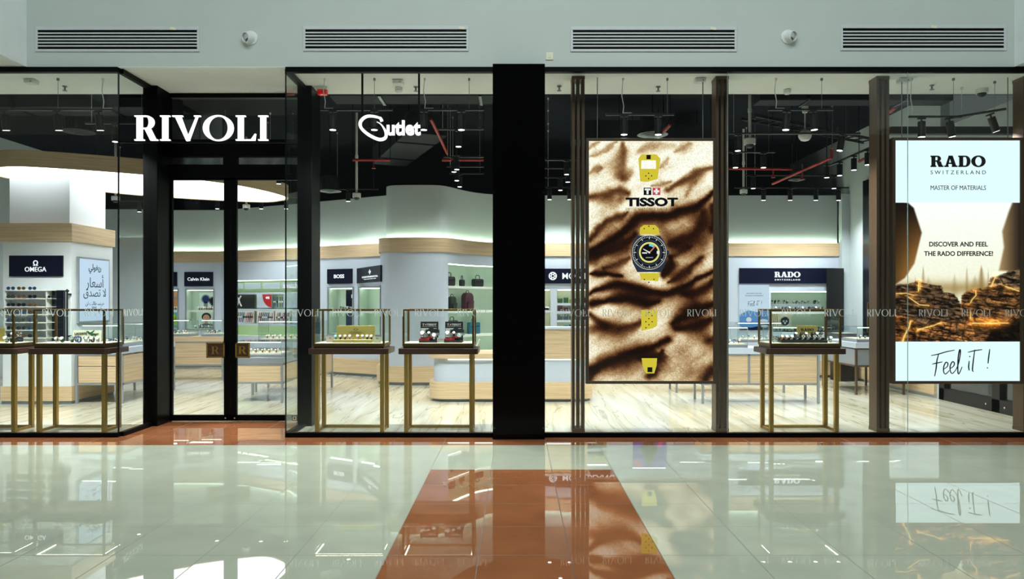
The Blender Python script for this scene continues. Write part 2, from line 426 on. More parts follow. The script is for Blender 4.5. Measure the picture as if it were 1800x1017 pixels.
struct(MB().box(-14, -5.95, 5.2, YF, 4.5, 7.6).build('wall_left_bulkhead', BULK))
struct(MB().box(6.06, 14, 5.2, YF, 4.5, 7.6).build('wall_right_bulkhead', BULK))
m = MB(); m.box(-14, XR + .2, YF + .2, YD, 4.5, 4.62); m.box(-14, XR + .2, YF, YF + .2, 4.495, 4.5)
struct(m.build('ceiling', SOFFIT))
m = MB(); m.box(-11.4, XR + .2, YD, 19, 5.2, 5.3); struct(MB().box(-11.4, XR + .2, YD, YD + .03, 4.5, 5.2).build('wall_riser', DARKC))

struct(m.build('ceiling_interior', DARKC))
m = MB(); m.box(-11.35, -11.2, YF, 19, 0, 5.2)
struct(m.build('wall_left', PLASTER))
m = MB(); m.box(XR, XR + .15, 12.15, 19, 0, 5.2); m.box(XR, XR + .15, YF, 12.15, 2.75, 4.55); m.box(XR, XR + .15, YF, 9.3, 0, 2.75)
w_ = struct(m.build('wall_right', PLASTER))
MB().box(XR - .05, XR, 12.25, 15.5, .06, .36).build('skirting', OAKX, w_)
struct(MB().box(-11.3, XR + .2, 18.7, 18.85, 0, 5.2).build('wall_rear', DARKC))
# ------------------------------------------------------------------ black shop front frame
COLX0, COLX1 = wx(866, 8.62), wx(958, 8.62)
m = MB(); m.box(COLX0, COLX1, 8.62, 9.0, 0, 4.49)
c_ = struct(m.build('trim_1', GLOSSBLACK, bevel=.006))
m = MB()
for px in (869, 955):
    for py in (338, 620, 752): m.cyl((wx(px, 8.62), 8.62, wz(py, 8.62)), (wx(px, 8.62), 8.612, wz(py, 8.62)), .012, n=10)
m.build('bolt', GUNMETAL, c_)
def bay(n, x0, x1, seams=(), ret=None, words_=()):
    """one shop window: black header and sill, glass panes, frosted words on the glass"""
    f = MB(); f.box(x0, x1, YF - .02, YF + .06, 4.435, 4.495); f.box(x0, x1, YF - .02, YF + .06, 0, .055)
    if ret is not None:
        a, b = ret - .03, ret + .03
        f.box(a, b, YF + .06, 9.53, 4.435, 4.495); f.box(a, b, YF + .06, 9.53, 0, .055)
    o = struct(f.build('window_%d' % n, BLACK, bevel=.003))
    xs = [x0] + list(seams) + [x1]
    for a, b in zip(xs, xs[1:]):
        MB().box(a + .003, b - .003, YF, YF + .012, .05, 4.44).build('glass_pane', GLASS, o)
    for x in seams:
        MB().box(x - .002, x + .002, YF + .001, YF + .011, .056, 4.434).build('glass_seam', EDGE, o)
    if ret is not None:
        MB().box(ret - .006, ret + .006, YF + .013, 9.53, .05, 4.44).build('glass_pane', GLASS, o)
        MB().box(ret - .007, ret + .007, YF - .001, YF + .014, .056, 4.434).build('glass_seam', GUNMETAL, o)
    for px in words_:
        w0, w1 = wx(px, YF), wx(px + 51, YF)
        lm = MB(); put_word(lm, 'RIVOLI', (w0, YF - .0005, 1.47), RX, UZ, w1 - w0, .083, .001, t=.13, h=.035, s=.06, gap=.12)
        lm.build('lettering', DECAL, o)
    return o
w1_ = bay(1, -11.2, XL0, (), XL0, (-75, -2, 74, 149))
lm = MB(); put_word(lm, 'RIVOLI', (XL0 + .0065, YF + .1, 1.47), (0, 1, 0), UZ, .46, .083, .001, t=.13, h=.035, s=.06, gap=.12); lm.build('lettering', DECAL, w1_)
bay(2, XL1, COLX0, (), XL1, (509, 584, 658, 729, 804))
bay(3, COLX1, XR, (wx(1279, YF), wx(1596, YF)), None, (985, 1059, 1134, 1208, 1300, 1374, 1449, 1524, 1615, 1690, 1767))
# posts beside the door, entrance head
m = MB(); m.box(-4.93, -4.74, 9.53, YD + .02, 0, 4.5); struct(m.build('trim_2', BLACK, bevel=.004))
m = MB(); m.box(-2.89, -2.70, 9.53, YD + .02, 0, 4.5); struct(m.build('trim_3', BLACK, bevel=.004))
DX0, DX1, DM = -4.79, -2.87, wx(406, YD)
m = MB(); m.box(-4.74, -2.89, 9.88, YD + .05, wz(276, YD), wz(246, YD)); m.box(-4.74, -2.89, 9.88, YD + .05, wz(313, YD), wz(290, YD)); m.box(-4.74, -2.89, 9.88, YD + .05, 4.44, 4.5)
m.box(DM - .09, DM + .09, 9.88, YD + .05, wz(290, YD), wz(276, YD))
o = struct(m.build('trim_4', BLACK, bevel=.003))
m = MB(); m.box(-4.74, -2.89, 9.90, 9.912, wz(246, YD), 4.44); m.build('glass_pane', GLASS, o)
m = MB(); m.box(-4.74, -2.89, 9.93, 9.942, wz(290, YD), wz(276, YD)); m.build('transom_panel', mat('brushed_steel', (150, 156, 156), .18, metal=1.0, var=.3, scale=(4, 4, 1)), o)
def leaf(n, x0, x1, hinge_left):
    st = .085; zt = wz(313, YD)
    f = MB(); f.box(x0, x0 + (.02 if hinge_left else st), 9.90, 9.95, .012, zt); f.box(x1 - (st if hinge_left else .02), x1, 9.90, 9.95, .012, zt)
    f.box(x0, x1, 9.90, 9.95, .012, .09); f.box(x0, x1, 9.90, 9.95, zt - .03, zt)
    d = struct(f.build('door_%d' % n, BLACK, bevel=.003))
    MB().box(x0 + .01, x1 - .01, 9.918, 9.93, .05, zt - .02).build('glass_pane', GLASS, d)
    lk = MB(); xs = x1 - .06 if hinge_left else x0 + .06
    lk.cyl((xs, 9.90, .05), (xs, 9.892, .05), .012, n=12); lk.build('lock', CHROME, d)
    # square pull plate with an R
    p0, p1 = (wx(363, 9.84), wx(395, 9.84)) if hinge_left else (wx(414, 9.84), wx(439, 9.84))
    za, zb = wz(628.5, 9.84), wz(601.5, 9.84)
    h = MB(); h.box(p0, p1, 9.835, 9.852, za, zb); h.box((p0 + p1) / 2 - .03, (p0 + p1) / 2 + .03, 9.852, 9.92, (za + zb) / 2 - .03, (za + zb) / 2 + .03)
    ho = h.build('handle', WALNUT, d, bevel=.004)
    g = MB(); b = .018
    for r_ in ((p0, p1, za, za + b), (p0, p1, zb - b, zb), (p0, p0 + b, za, zb), (p1 - b, p1, za, zb)): g.box(r_[0], r_[1], 9.830, 9.835, r_[2], r_[3])
    cx = (p0 + p1) / 2; put_word(g, 'R', (cx - .055, 9.835, za + .05), RX, UZ, .11, zb - za - .10, .006, t=.2, h=.07, s=.07)
    g.build('emblem', GOLD, ho)
    return d
leaf(1, -4.74, DM - .003, True); leaf(2, DM + .003, -2.89, False)
m = MB()
m.cyl((DM, 9.86, .03), (DM, 9.90, .03), .004)
# side entrance with dark frames in the right wall
m = MB()
for y0, y1 in ((9.3, 9.42), (10.62, 10.80), (12.0, 12.15)): m.box(XR - .03, XR + .09, y0, y1, 0, 2.75)
m.box(XR - .03, XR + .09, 9.3, 12.15, 2.62, 2.75); m.box(XR - .03, XR + .09, 9.3, 12.15, 0, .2)
d3 = struct(m.build('door_3', mat('dark_bronze', (30, 28, 30), .4, metal=.4, var=.1), bevel=.004))
MB().box(XR + .02, XR + .032, 9.4, 12.05, .18, 2.65).build('glass_pane', GLASS, d3)
m = MB()
for y in (10.50, 10.92): m.cyl((XR - .03, y, .1), (XR - .04, y, .1), .016, n=10)
m.build('lock', CHROME, d3)
# ------------------------------------------------------------------ back wall of the shop: straight, angled, round pillar, straight
P0 = [(-9.3, 18.15), (-7.42, 18.15), (-6.89, 17.86), (-5.48, 17.1), (-4.49, 16.53), (-2.76, 15.55)]
P0 += spline([(-2.75, 15.45), (-2.75, 14.7), (-2.70, 14.45), (-2.55, 14.27), (-2.3, 14.2), (-1.95, 14.18), (-1.6, 14.2), (-1.38, 14.3), (-1.2, 14.55), (-.98, 14.95), (-.7, 15.3), (-.3, 15.52), (.2, 15.6)], 6)
P0 += [(7.0, 15.6)]
PA = [np.array(p) for p in P0]; SL = [0.0]
for a, b in zip(PA, PA[1:]): SL.append(SL[-1] + float(np.linalg.norm(b - a)))
def wall_pt(s, d=0.0):
    """point at arc length s along the wall line, d towards the room (negative: behind)"""
    i = max(0, min(len(PA) - 2, next((k for k in range(len(SL) - 1) if SL[k + 1] >= s), len(PA) - 2)))
    t = (s - SL[i]) / (SL[i + 1] - SL[i]); a, b = PA[i], PA[i + 1]
    p = a + (b - a) * t
    def nrm(k):
        e = PA[min(k + 1, len(PA) - 1)] - PA[max(k - 1, 0)]; e = e / np.linalg.norm(e); return np.array((e[1], -e[0]))
    if d:
        e = (b - a) / np.linalg.norm(b - a); n = np.array((e[1], -e[0]))
        p = p + n * d
    return Vector((p[0], p[1], 0))
def wall_dir(s):
    i = max(0, min(len(PA) - 2, next((k for k in range(len(SL) - 1) if SL[k + 1] >= s), len(PA) - 2)))
    e = PA[i + 1] - PA[i]; e = e / np.linalg.norm(e); return Vector((e[0], e[1], 0))
def wall_s(px, x_hint=None):
    """arc length where the view column px meets the wall line first"""
    dx = (px - CX) / F; best = None
    for i, (a, b) in enumerate(zip(PA, PA[1:])):
        e = b - a; den = e[0] - dx * e[1]
        if abs(den) < 1e-9: continue
        t = (dx * a[1] - a[0]) / den
        if -1e-6 <= t <= 1 + 1e-6:
            y = a[1] + e[1] * t
            if best is None or y < best[0]: best = (y, SL[i] + t * (SL[i + 1] - SL[i]))
    return best[1]
def smooth_s(s0, s1, step=.12):
    br = sorted({s0, s1} | {x for x in SL if s0 < x < s1}); out = []
    for a, b in zip(br, br[1:]):
        n = max(1, int((b - a) / step)); out += [a + (b - a) * k / n for k in range(n)]
    return out + [br[-1]]
def strip(mb, s0, s1, d, z0, z1, mi=0):
    ss = smooth_s(s0, s1); a = [wall_pt(s, d) for s in ss]
    vs = [(p.x, p.y, z) for z in (z0, z1) for p in a]; n = len(a)
    mb.add(vs, [(i, i + 1, n + i + 1, n + i) for i in range(n - 1)], mi)
def slab(mb, s0, s1, d0, d1, z0, z1, mi=0):
    """solid following the wall line between offsets d0 (back) and d1 (front)"""
    ss = smooth_s(s0, s1); a = [wall_pt(s, d0) for s in ss]; b = [wall_pt(s, d1) for s in ss]; n = len(a)
    vs = [(p.x, p.y, z) for z in (z0, z1) for l in (a, b) for p in l]; A, B, C, D = 0, n, 2 * n, 3 * n; fs = []
    for i in range(n - 1):
        fs += [(B + i, B + i + 1, D + i + 1, D + i), (A + i, A + i + 1, C + i + 1, C + i), (C + i, D + i, D + i + 1, C + i + 1), (A + i, B + i, B + i + 1, A + i + 1)]
    fs += [(A, B, D, C), (A + n - 1, B + n - 1, D + n - 1, C + n - 1)]
    mb.add(vs, fs, mi)
ZB0, ZB1, ZT = 2.62, 2.90, 3.95
SMAX = SL[-1]
NICHE = {}
def hole(key, p0, p1, z0, z1): NICHE[key] = (wall_s(p0), wall_s(p1), z0, z1)
hole('harbour', 262, 312, .95, 1.93); hole('klein', 328, 375, .95, 1.93); hole('strap', 402, 549, .80, 2.16)
hole('boss', 578, 620, .92, 1.94); hole('continental', 632, 669, .92, 1.94); hole('luggage', 788, 922, .45, 2.40)
hole('pen', 930, 968, 1.02, 1.90); hole('leather', 979, 1068, 1.02, 1.90); hole('purple', 1112, 1172, .95, 1.95); hole('rado', 1355, 1463, .98, 1.86)
m = MB()
ss = sorted({0.0, SMAX} | {v for h in NICHE.values() for v in h[:2]} | set(SL))
ss = smooth_s(0, SMAX, .15); ss = sorted(set(ss) | {v for h in NICHE.values() for v in h[:2]})
for a, b in zip(ss, ss[1:]):
    if b - a < 1e-6: continue
    mid = (a + b) / 2; hs = [h for h in NICHE.values() if h[0] < mid < h[1]]
    zs = sorted({0.0, ZB1} | {z for h in hs for z in h[2:]})
    for z0, z1 in zip(zs, zs[1:]):
        if any(h[2] <= z0 and z1 <= h[3] for h in hs): continue
        pa, pb = wall_pt(a + 1e-5), wall_pt(b - 1e-5)
        m.add([(pa.x, pa.y, z0), (pb.x, pb.y, z0), (pb.x, pb.y, z1), (pa.x, pa.y, z1)], [(0, 1, 2, 3)])
back = struct(m.build('wall_back', WHITE, weld=True, smooth=True))
m = MB(); slab(m, 0, SMAX, -.16, -.12, ZB0, ZT); m.build('upper_wall', PLASTER, back, smooth=True)
m = MB(); slab(m, 0, SMAX, .004, .03, ZB0, ZB1); slab(m, 0, SMAX, -.12, .004, ZB1 - .05, ZB1 - .02); m.build('wood_band', OAK, back, smooth=True)
m = MB(); slab(m, 0, SMAX, -.09, -.05, ZB1 - .02, ZB1 - .012); m.build('cove_light', COVE, back)
m = MB(); slab(m, 0, SMAX, .004, .07, .06, .37); m.build('skirting', OAKX, back, smooth=True)
m = MB(); slab(m, 0, SMAX, .004, .04, 0, .06); m.build('plinth', PLINTH, back, smooth=True)
m = MB(); m.box(-11.2, -9.3, 18.1, 18.2, 0, ZT); m.box(6.98, XR, 15.45, 15.6, 0, ZT)
struct(m.build('wall_back_panel', PLASTER))
# ------------------------------------------------------------------ square pillar on the left, under the light canopy
PX0, PX1, PY0, PY1 = -8.24, -7.14, 11.58, 12.77
m = MB(); m.box(PX0, PX1, PY0, PY1, .06, ZB0 + .0); m.box(PX0 + .06, PX1 - .07, PY0 + .07, PY1 - .1, ZB0, 3.75)
pil = struct(m.build('trim_5', mat('pillar_white', (228, 234, 238), .7, spec=.2, var=.012), bevel=.004))
MB().box(PX0 - .03, PX1 + .03, PY0 - .03, PY1 + .03, ZB0 - .01, ZB1).build('wood_band', OAK, pil)
MB().box(PX0 - .02, PX1 + .02, PY0 - .02, PY1 + .02, .05, .285).build('skirting', OAKX, pil)
MB().box(PX0 - .01, PX1 + .01, PY0 - .01, PY1 + .01, 0, .05).build('plinth', PLINTH, pil)
# ------------------------------------------------------------------ light canopy
cp = spline([(-7.5, 11.2), (-6.15, 11.88), (-5.15, 12.77), (-4.72, 13.7), (-4.6, 14.55), (-4.9, 15.05), (-5.5, 15.24), (-7.0, 14.57), (-7.95, 13.75), (-8.65, 12.3), (-8.5, 11.5), (-8.1, 11.22)], 8, True)
cc = Vector((-6.6, 13.1, 3.745))
t = thing('light_canopy', 'large rounded ceiling canopy with oak rim and glowing white underside', 'ceiling light', cc)
m = MB(cc)
inn = [((x - cc.x) * .985 + cc.x, (y - cc.y) * .985 + cc.y) for x, y in cp]
n = len(cp)
m.add([(x, y, 3.735) for x, y in cp] + [(x, y, 3.99) for x, y in cp] + [(x, y, 3.735) for x, y in inn] + [(x, y, 3.99) for x, y in inn],
      [(i, (i + 1) % n, n + (i + 1) % n, n + i) for i in range(n)] + [(2 * n + i, 2 * n + (i + 1) % n, 3 * n + (i + 1) % n, 3 * n + i) for i in range(n)] +
      [(n + i, n + (i + 1) % n, 3 * n + (i + 1) % n, 3 * n + i) for i in range(n)] + [(i, (i + 1) % n, 2 * n + (i + 1) % n, 2 * n + i) for i in range(n)])
m.build('rim', OAK, t, smooth=True)
m = MB(cc); m.prism(inn, 3.75, 3.76); m.build('light_panel', CANOPYL, t)
m = MB(cc); m.prism(inn, 3.93, 3.97); m.build('cover', DARKC, t)
for x, y in ((-7.2, 12.4), (-5.4, 13.4), (-5.9, 14.6), (-7.9, 12.9)):
    m = MB(cc); m.cyl((x, y, 3.97), (x, y, 5.2), .008, n=6); m.build('wire', GALV, t)
# ------------------------------------------------------------------ track lights
def spot_proto():
    t = thing('track_spotlight', 'spot', 'spotlight')
    m = MB(); m.cyl((0, 0, -.05), (0, 0, -.235), .047, n=20); m.cyl((0, 0, -.235), (0, 0, -.245), .047, .043, n=20); m.build('lamp_body', BLACKP, t, smooth=True)
    m = MB(); m.cyl((0, 0, -.0), (0, 0, -.06), .012, n=8); m.box(-.05, .05, -.016, .016, -.02, .0); m.build('bracket', BLACKP, t)
    m = MB(); m.cyl((0, 0, -.2455), (0, 0, -.2475), .040, n=20); m.build('lens', LAMP, t)
    return t
SPOT = spot_proto(); spot_used = [False]
def spot_light(parent, power, size=125):
    l = bpy.data.lights.new('spot_lamp', 'SPOT'); l.energy = power; l.spot_size = R(size); l.spot_blend = .7; l.shadow_soft_size = .05
    l.color = (.97, 1.0, .97)
    o = bpy.data.objects.new('spot_lamp', l); COL.objects.link(o); o.parent = parent; o.location = (0, 0, -.26)
def place_spot(x, y, z, label, group, tilt=(0, 0), scale=1.0, power=None):
    if spot_used[0]: o = dup(SPOT, (x, y, z), 0, label, group)
    else:
        o = SPOT; spot_used[0] = True; o.location = (x, y, z); o['label'] = label; o['group'] = group
    o.rotation_euler = (R(tilt[0]), R(tilt[1]), 0); o.scale = (scale,) * 3
    LATER.append((o, SPOT_W if power is None else power))
LATER = []
def track(x0, x1, y, z, ztop, label, wires, y1=None, flex=True):
    y1 = y if y1 is None else y1
    t = thing('lighting_track', label, 'lighting track', ((x0 + x1) / 2, (y + y1) / 2, z), group='black lighting tracks')
    d = Vector((x1 - x0, y1 - y, 0)); a = math.atan2(d.y, d.x)
    m = MB(); m.obox((0, 0, .012), (d.length, .036, .024), Matrix.Rotation(a, 3, 'Z')); m.build('bar', BLACKP, t)
    for k, f in enumerate(wires):
        px = d * (f - .5)
        m = MB()
        if flex and k % 2 == 0:
            m.tube([(px.x, px.y, .02), (px.x + .01, px.y, .12), (px.x - .015, px.y, .25), (px.x, px.y, ztop - z)], .006, 6); m.tube([(px.x, px.y, .03), (px.x + .11, px.y, .03)], .006, 6)
        else: m.cyl((px.x, px.y, .02), (px.x, px.y, ztop - z), .003, n=5)
        m.box(px.x - .012, px.x + .012, px.y - .012, px.y + .012, ztop - z - .03, ztop - z)
        m.build('suspension_wire', GALV if k % 2 else WHITEP, t)
def spots_px(lst, y, z_disc, where, group, tilts=None, power=None, ordered=True):
    n = len(lst)
    for i, px in enumerate(lst):
        tl = tilts[i] if tilts else (0, 0)
        z = z_disc + .245
        place_spot(wx(px, y), y, z, '%s black spotlight on %s' % (nth(i, n), where), group, tl, 1.0, power)
ZF = 3.84
YT = 9.22
TR = ZF + .245
track(-9.0, wx(197, YT), YT, TR, 4.5, 'black track with three spotlights behind the left window glass', (.55, .82, .97))
track(wx(563, YT), wx(690, YT), YT, TR, 4.5, 'black track behind the lit script sign, its left half', (.06, .75))
track(wx(735, YT), wx(850, YT), YT, TR, 4.5, 'black track behind the glass just left of the black column', (.1, .78))
track(wx(1065, YT), wx(1185, YT), YT, TR - .06, 4.5, 'black track above the sand dune advertising screen', (.25, .9))
track(wx(1350, YT), wx(1465, YT), YT, TR, 4.5, 'black track above the watch case in the right window', (.12, .82))
track(wx(1597, YT), wx(1690, YT), YT, TR - .09, 4.5, 'black track above the left half of the white advertising screen', (.06, .85))
track(wx(1688, 9.5), wx(1764, 9.3), 9.7, TR + .02, 4.5, 'black slanting track at the far right of the right window', (.2, .8), 9.25, False)
spots_px([7, 100, 173], YT, ZF, 'the front track over the left window', 'spotlights in the left window', [(10, 0)] * 3, SPOT_W * 3.4)
spots_px([585, 658], YT, ZF, 'the track behind the lit script sign', 'spotlights behind the lit script sign', power=SPOT_W * 2.2)
spots_px([745, 811], YT, ZF, 'the track just left of the black column', 'spotlights left of the black column', power=SPOT_W * 2.2)
spots_px([1097, 1157], YT, ZF - .06, 'the track above the sand dune screen', 'spotlights above the sand dune screen', power=SPOT_W * 2.2)
spots_px([1383, 1429], YT, ZF, 'the track above the right watch case', 'spotlights above the right watch case', [(0, 3), (0, -4)], SPOT_W * 2.2)
spots_px([1620, 1668], YT, ZF - .09, 'the track above the white advertising screen', 'spotlights above the white screen', [(0, 0), (0, -10)], SPOT_W * 2.2)
place_spot(wx(1740, 9.4), 9.4, TR + .008, 'tilted black spotlight at the far right of the right window', 'spotlights above the white screen', (0, -20))
# tracks deeper in the shop: Y follows from a common mounting height
def deep(px0, px1, y, z, label, ws=(.1, .9)): track(wx(px0, y), wx(px1, y), y, z + .245, 5.2, label, ws, None, False)
deep(1265, 1512, 10.7, 3.88, 'long black track second from the front in the right half')
spots_px([1297, 1481], 10.7, 3.88, 'the long second track of the right half', 'spotlights on the second track', [(0, 0), (0, 10)])
deep(1255, 1362, 12.0, 3.87, 'short black track behind the dome camera on the white drop rod')
spots_px([1293, 1342], 12.0, 3.87, 'the short track behind the hanging dome camera', 'spotlights on the third track')
deep(1292, 1492, 14.75, 3.71, 'black track nearest the back wall of the right half')
spots_px([1342, 1389, 1434, 1474], 14.75, 3.71, 'the track nearest the right back wall', 'spotlights along the right back wall')
deep(1310, 1480, 14.1, 3.85, 'black track one row before the right back wall')
spots_px([1324, 1466], 14.1, 3.85, 'the track one row before the right back wall', 'spotlights one row off the right back wall')
track(wx(1455, 13.3), wx(1533, 11.6), 13.3, 4.12, 5.2, 'black track running towards the slatted post on the right', (.1, .9), 11.4, False)
for k, (px, py, y) in enumerate(((1476, 300, 12.79), (1501, 322, 12.25), (1525, 310, 11.78))):
    place_spot(wx(px, y), y, 4.12, '%s black spotlight on the track beside the slatted post' % nth(k, 3), 'spotlights beside the slatted post')
deep(958, 1012, 12.6, 3.86, 'black track between the column and the slatted post, front row')
spots_px([996], 12.6, 3.86, 'the front track between column and slatted post', 'spotlights between column and slatted post')
spots_px([998], 13.4, 3.86, 'the second track between column and slatted post', 'spotlights between column and slatted post')
spots_px([985], 14.4, 3.86, 'the third track between column and slatted post', 'spotlights between column and slatted post')
spots_px([966, 1001], 15.0, 3.76, 'the track at the wall between column and slatted post', 'spotlights between column and slatted post')
for y in (13.4, 14.4, 15.0): deep(958, 1012, y, 3.86 if y < 15 else 3.76, 'black track between the column and the slatted post, %s' % {13.4: 'second row', 14.4: 'third row', 15.0: 'last row at the wall'}[y])
deep(780, 850, 12.4, 3.87, 'black track over the round white pillar, front row')
spots_px([798], 12.4, 3.87, 'the front track over the round white pillar', 'spotlights over the round pillar')
spots_px([803], 13.3, 3.87, 'the second track over the round white pillar', 'spotlights over the round pillar')
spots_px([808], 13.9, 3.85, 'the rear track over the round white pillar', 'spotlights over the round pillar', power=22)
spots_px([806], 10.6, 3.92, 'the track just behind the glass bay and before the pillar', 'spotlights over the round pillar')
deep(785, 850, 13.3, 3.87, 'black track over the round white pillar, second row'); deep(790, 850, 13.9, 3.85, 'black track over the round white pillar, rear row'); deep(770, 850, 10.6, 3.92, 'black track before the round pillar beside the red pipe')
deep(465, 520, 14.3, 3.9, 'black track over the right door leaf')
spots_px([490], 13.6, 3.86, 'the track over the right door leaf', 'spotlights over the entrance doors')
spots_px([382, 459, 503], 16.2, 3.72, 'the rear track beyond the entrance doors', 'spotlights beyond the entrance doors')
deep(340, 530, 16.2, 3.72, 'black track along the wall beyond the entrance doors'); deep(470, 520, 13.6, 3.86, 'short black track under the canopy edge over the right door leaf')
spots_px([612], 15.2, 3.75, 'the rear wall above the navy signs', 'spotlights above the navy wall signs'); deep(585, 665, 15.2, 3.75, 'black track at the wall above the navy signs')
spots_px([245], 16.6, 3.7, 'the track behind the square pillar', 'spotlights beyond the square pillar'); deep(205, 262, 16.6, 3.7, 'black track behind the square pillar')
spots_px([203], 10.0, 3.86, 'the short track before the oak rimmed canopy', 'spotlights before the canopy'); deep(150, 260, 10.0, 3.86, 'short black track before the oak rimmed canopy')
# hidden from this view by frames and posters, but part of the same grid of tracks
for k, (x, y) in enumerate(((1.6, 11.2), (2.2, 13.6), (-1.0, 12.2), (5.6, 13.0), (3.4, 12.6), (-9.6, 12.0), (-9.4, 15.0))):
    l = place_spot(x, y, 4.12, 'black spotlight hung among the dark ceiling ducts, %s' % ('above the sand dune screen', 'behind the sand dune screen', 'before the reception desk', 'over the right counters', 'over the front right counter', 'left of the square pillar', 'far left beyond the square pillar')[k], 'ceiling spotlights')
    m = MB(); m.cyl((x, y, 4.12), (x, y, 5.2), .01, n=6)
    o = m.build('spotlight_drop_rod', BLACKP); tag(o, 'thin black rod holding a spotlight, %s' % ('above the sand dune screen', 'behind the sand dune screen', 'before the reception desk', 'over the right counters', 'over the front right counter', 'left of the square pillar', 'far left beyond the square pillar')[k], 'rod')
for o, pw in LATER: spot_light(o, pw)
# ------------------------------------------------------------------ ceiling services
def duct(x0, x1, y0, y1, z0, z1, label, rot=0):
    c = ((x0 + x1) / 2, (y0 + y1) / 2, z0); t = thing('ventilation_duct', label, 'duct', c, R(rot), 'dark ducts under the ceiling')
    hx, hy = (x1 - x0) / 2, (y1 - y0) / 2
    MB().box(-hx, hx, -hy, hy, 0, z1 - z0).build('duct_shell', DUCT, t, bevel=.01)
    m = MB(); n = max(2, int(max(hx, hy) * 2 / 1.1))
    for k in range(n):
        f = -1 + 2 * (k + .5) / n
        if hx > hy: m.box(f * hx - .02, f * hx + .02, -hy - .015, hy + .015, -.015, z1 - z0 + .015)
        else: m.box(-hx - .015, hx + .015, f * hy - .02, f * hy + .02, -.015, z1 - z0 + .015)
    m.build('flange', GUNMETAL, t)
    m = MB()
    for a in (-.8, .8):
        for b in (-.9, .9): m.cyl((a * hx, b * hy, z1 - z0), (a * hx, b * hy, 5.2 - z0), .008, n=6)
    m.build('hanger_rod', GUNMETAL, t)
duct(-2.6, .2, 10.0, 10.45, 4.5, 4.9, 'wide dark duct crossing above the lit script sign')
duct(3.4, 6.1, 10.05, 10.35, 4.45, 4.8, 'wide dark duct crossing above the right window')
duct(-10.5, -5.2, 10.3, 10.8, 4.42, 4.75, 'wide dark duct crossing above the left window')
duct(1.0, 2.8, 12.75, 13.3, 4.5, 4.85, 'dark duct above the sand dune screen')
duct(3.0, 3.6, 13.4, 15.4, 4.6, 4.95, 'dark duct running back above the right counters', -10)
duct(-2.4, -1.7, 12.0, 15.0, 4.45, 4.8, 'dark duct running back above the round pillar', 22)
MB_ = MB((6.4, 10.25, 4.02)); MB_.box(5.3, XR, 10.2, 10.3, 4.02, 4.12)
o = MB_.build('cable_tray', BLACKP, loc=(6.4, 10.25, 4.02)); tag(o, 'black cable tray crossing in front of the white side wall at right', 'cable tray')
m = MB((0, 0, 0)); 
for k in (-.14, .14): m.obox((k, 0, 0), (.02, 3.6, .05), Matrix.Identity(3))
for k in range(13): m.obox((0, -1.7 + k * .28, -.01), (.28, .02, .02), Matrix.Identity(3))
t = m.build('cable_ladder', BLACKP, loc=(wx(1430, 13.5), 13.5, 4.85)); t.rotation_euler = (0, 0, R(-58)); tag(t, 'black cable ladder slanting over the right back wall', 'cable ladder')
def pipe(pts, label, drop=()):
    c = Vector(pts[0]); t = thing('sprinkler_pipe', label, 'pipe', c, group='red sprinkler pipes')
    m = MB(c); m.tube(pts, .024, 8); m.build('pipe_run', RED, t, smooth=True)
    m = MB(c)
    for p in drop: m.cyl(p, (p[0], p[1], p[2] - .1), .014, n=8); m.lathe([(.005, -.16), (.035, -.155), (.03, -.14), (.012, -.1)], p, 10)
    if drop: m.build('sprinkler_head', RED, t)
    m = MB(c)
    for p in (pts[0], pts[-1]): m.cyl(p, (p[0], p[1], 5.2), .006, n=6)
    m.build('hanger_rod', GUNMETAL, t)
P3 = lambda px, py, y: (wx(px, y), y, wz(py, y))
pipe([P3(620, 281, 13), P3(686, 281, 13)], 'short red sprinkler pipe with a sprinkler head, above the round pillar', [P3(657, 281, 13)])
pipe([P3(777, 281, 13), P3(850, 281, 13)], 'red sprinkler pipe ending at the black column', ())
pipe([P3(757, 209, 11.4), P3(770, 235, 12), P3(786, 270, 13)], 'red pipe slanting down beside the lit script sign', ())
pipe([P3(1358, 323, 13.6), P3(1410, 300, 12.7), P3(1462, 277, 11.8), P3(1462, 262, 11.8)], 'long red sprinkler pipe slanting over the right counters', [P3(1410, 300, 12.7)])
pipe([P3(1280, 296, 13.0), P3(1392, 297, 13.0)], 'thin red pipe level with the spotlights right of the sand dune screen', [P3(1359, 297, 13.0)])
pipe([P3(1565, 197, 10.9), P3(1572, 190, 10.7), P3(1592, 176, 10.7)], 'red pipe elbow right of the slatted post', ())
pipe([P3(1510, 284, 12.4), P3(1536, 270, 11.9)], 'short red pipe just left of the slatted post', ())
pipe([P3(1166, 232, 10.6), P3(1178, 219, 10.4)], 'short red pipe end above the sand dune screen', ())
def diffuser(px, py, y, r, label):
    c = Vector(P3(px, py, y)); t = thing('round_diffuser', label, 'air vent', c, group='round ceiling diffusers')
    m = MB()
    for k in range(4): m.lathe([(r - k * r * .24, -.0 - .01 * k), (r - k * r * .24 - .02, .012 - .01 * k), (r - k * r * .24 - .035, .02 - .01 * k)], n=28)
    m.build('cone_rings', GALV, t, smooth=True)
    m = MB(); m.cyl((0, 0, .02), (0, 0, .3), r * .8, n=24); m.build('neck', BLACKP, t)
    m = MB(); m.cyl((0, 0, .3), (0, 0, 5.2 - c.z), .01, n=6); m.build('hanger_rod', GUNMETAL, t)
diffuser(138, 232, 11.3, .24, 'round slotted ceiling diffuser between the left window spotlights')
diffuser(580, 336, 14.8, .23, 'round ceiling diffuser above the navy signs')
diffuser(1147, 237, 11.3, .24, 'round ceiling diffuser above the sand dune screen')
diffuser(1400, 316, 14.6, .16, 'small round ceiling diffuser above the right back wall')
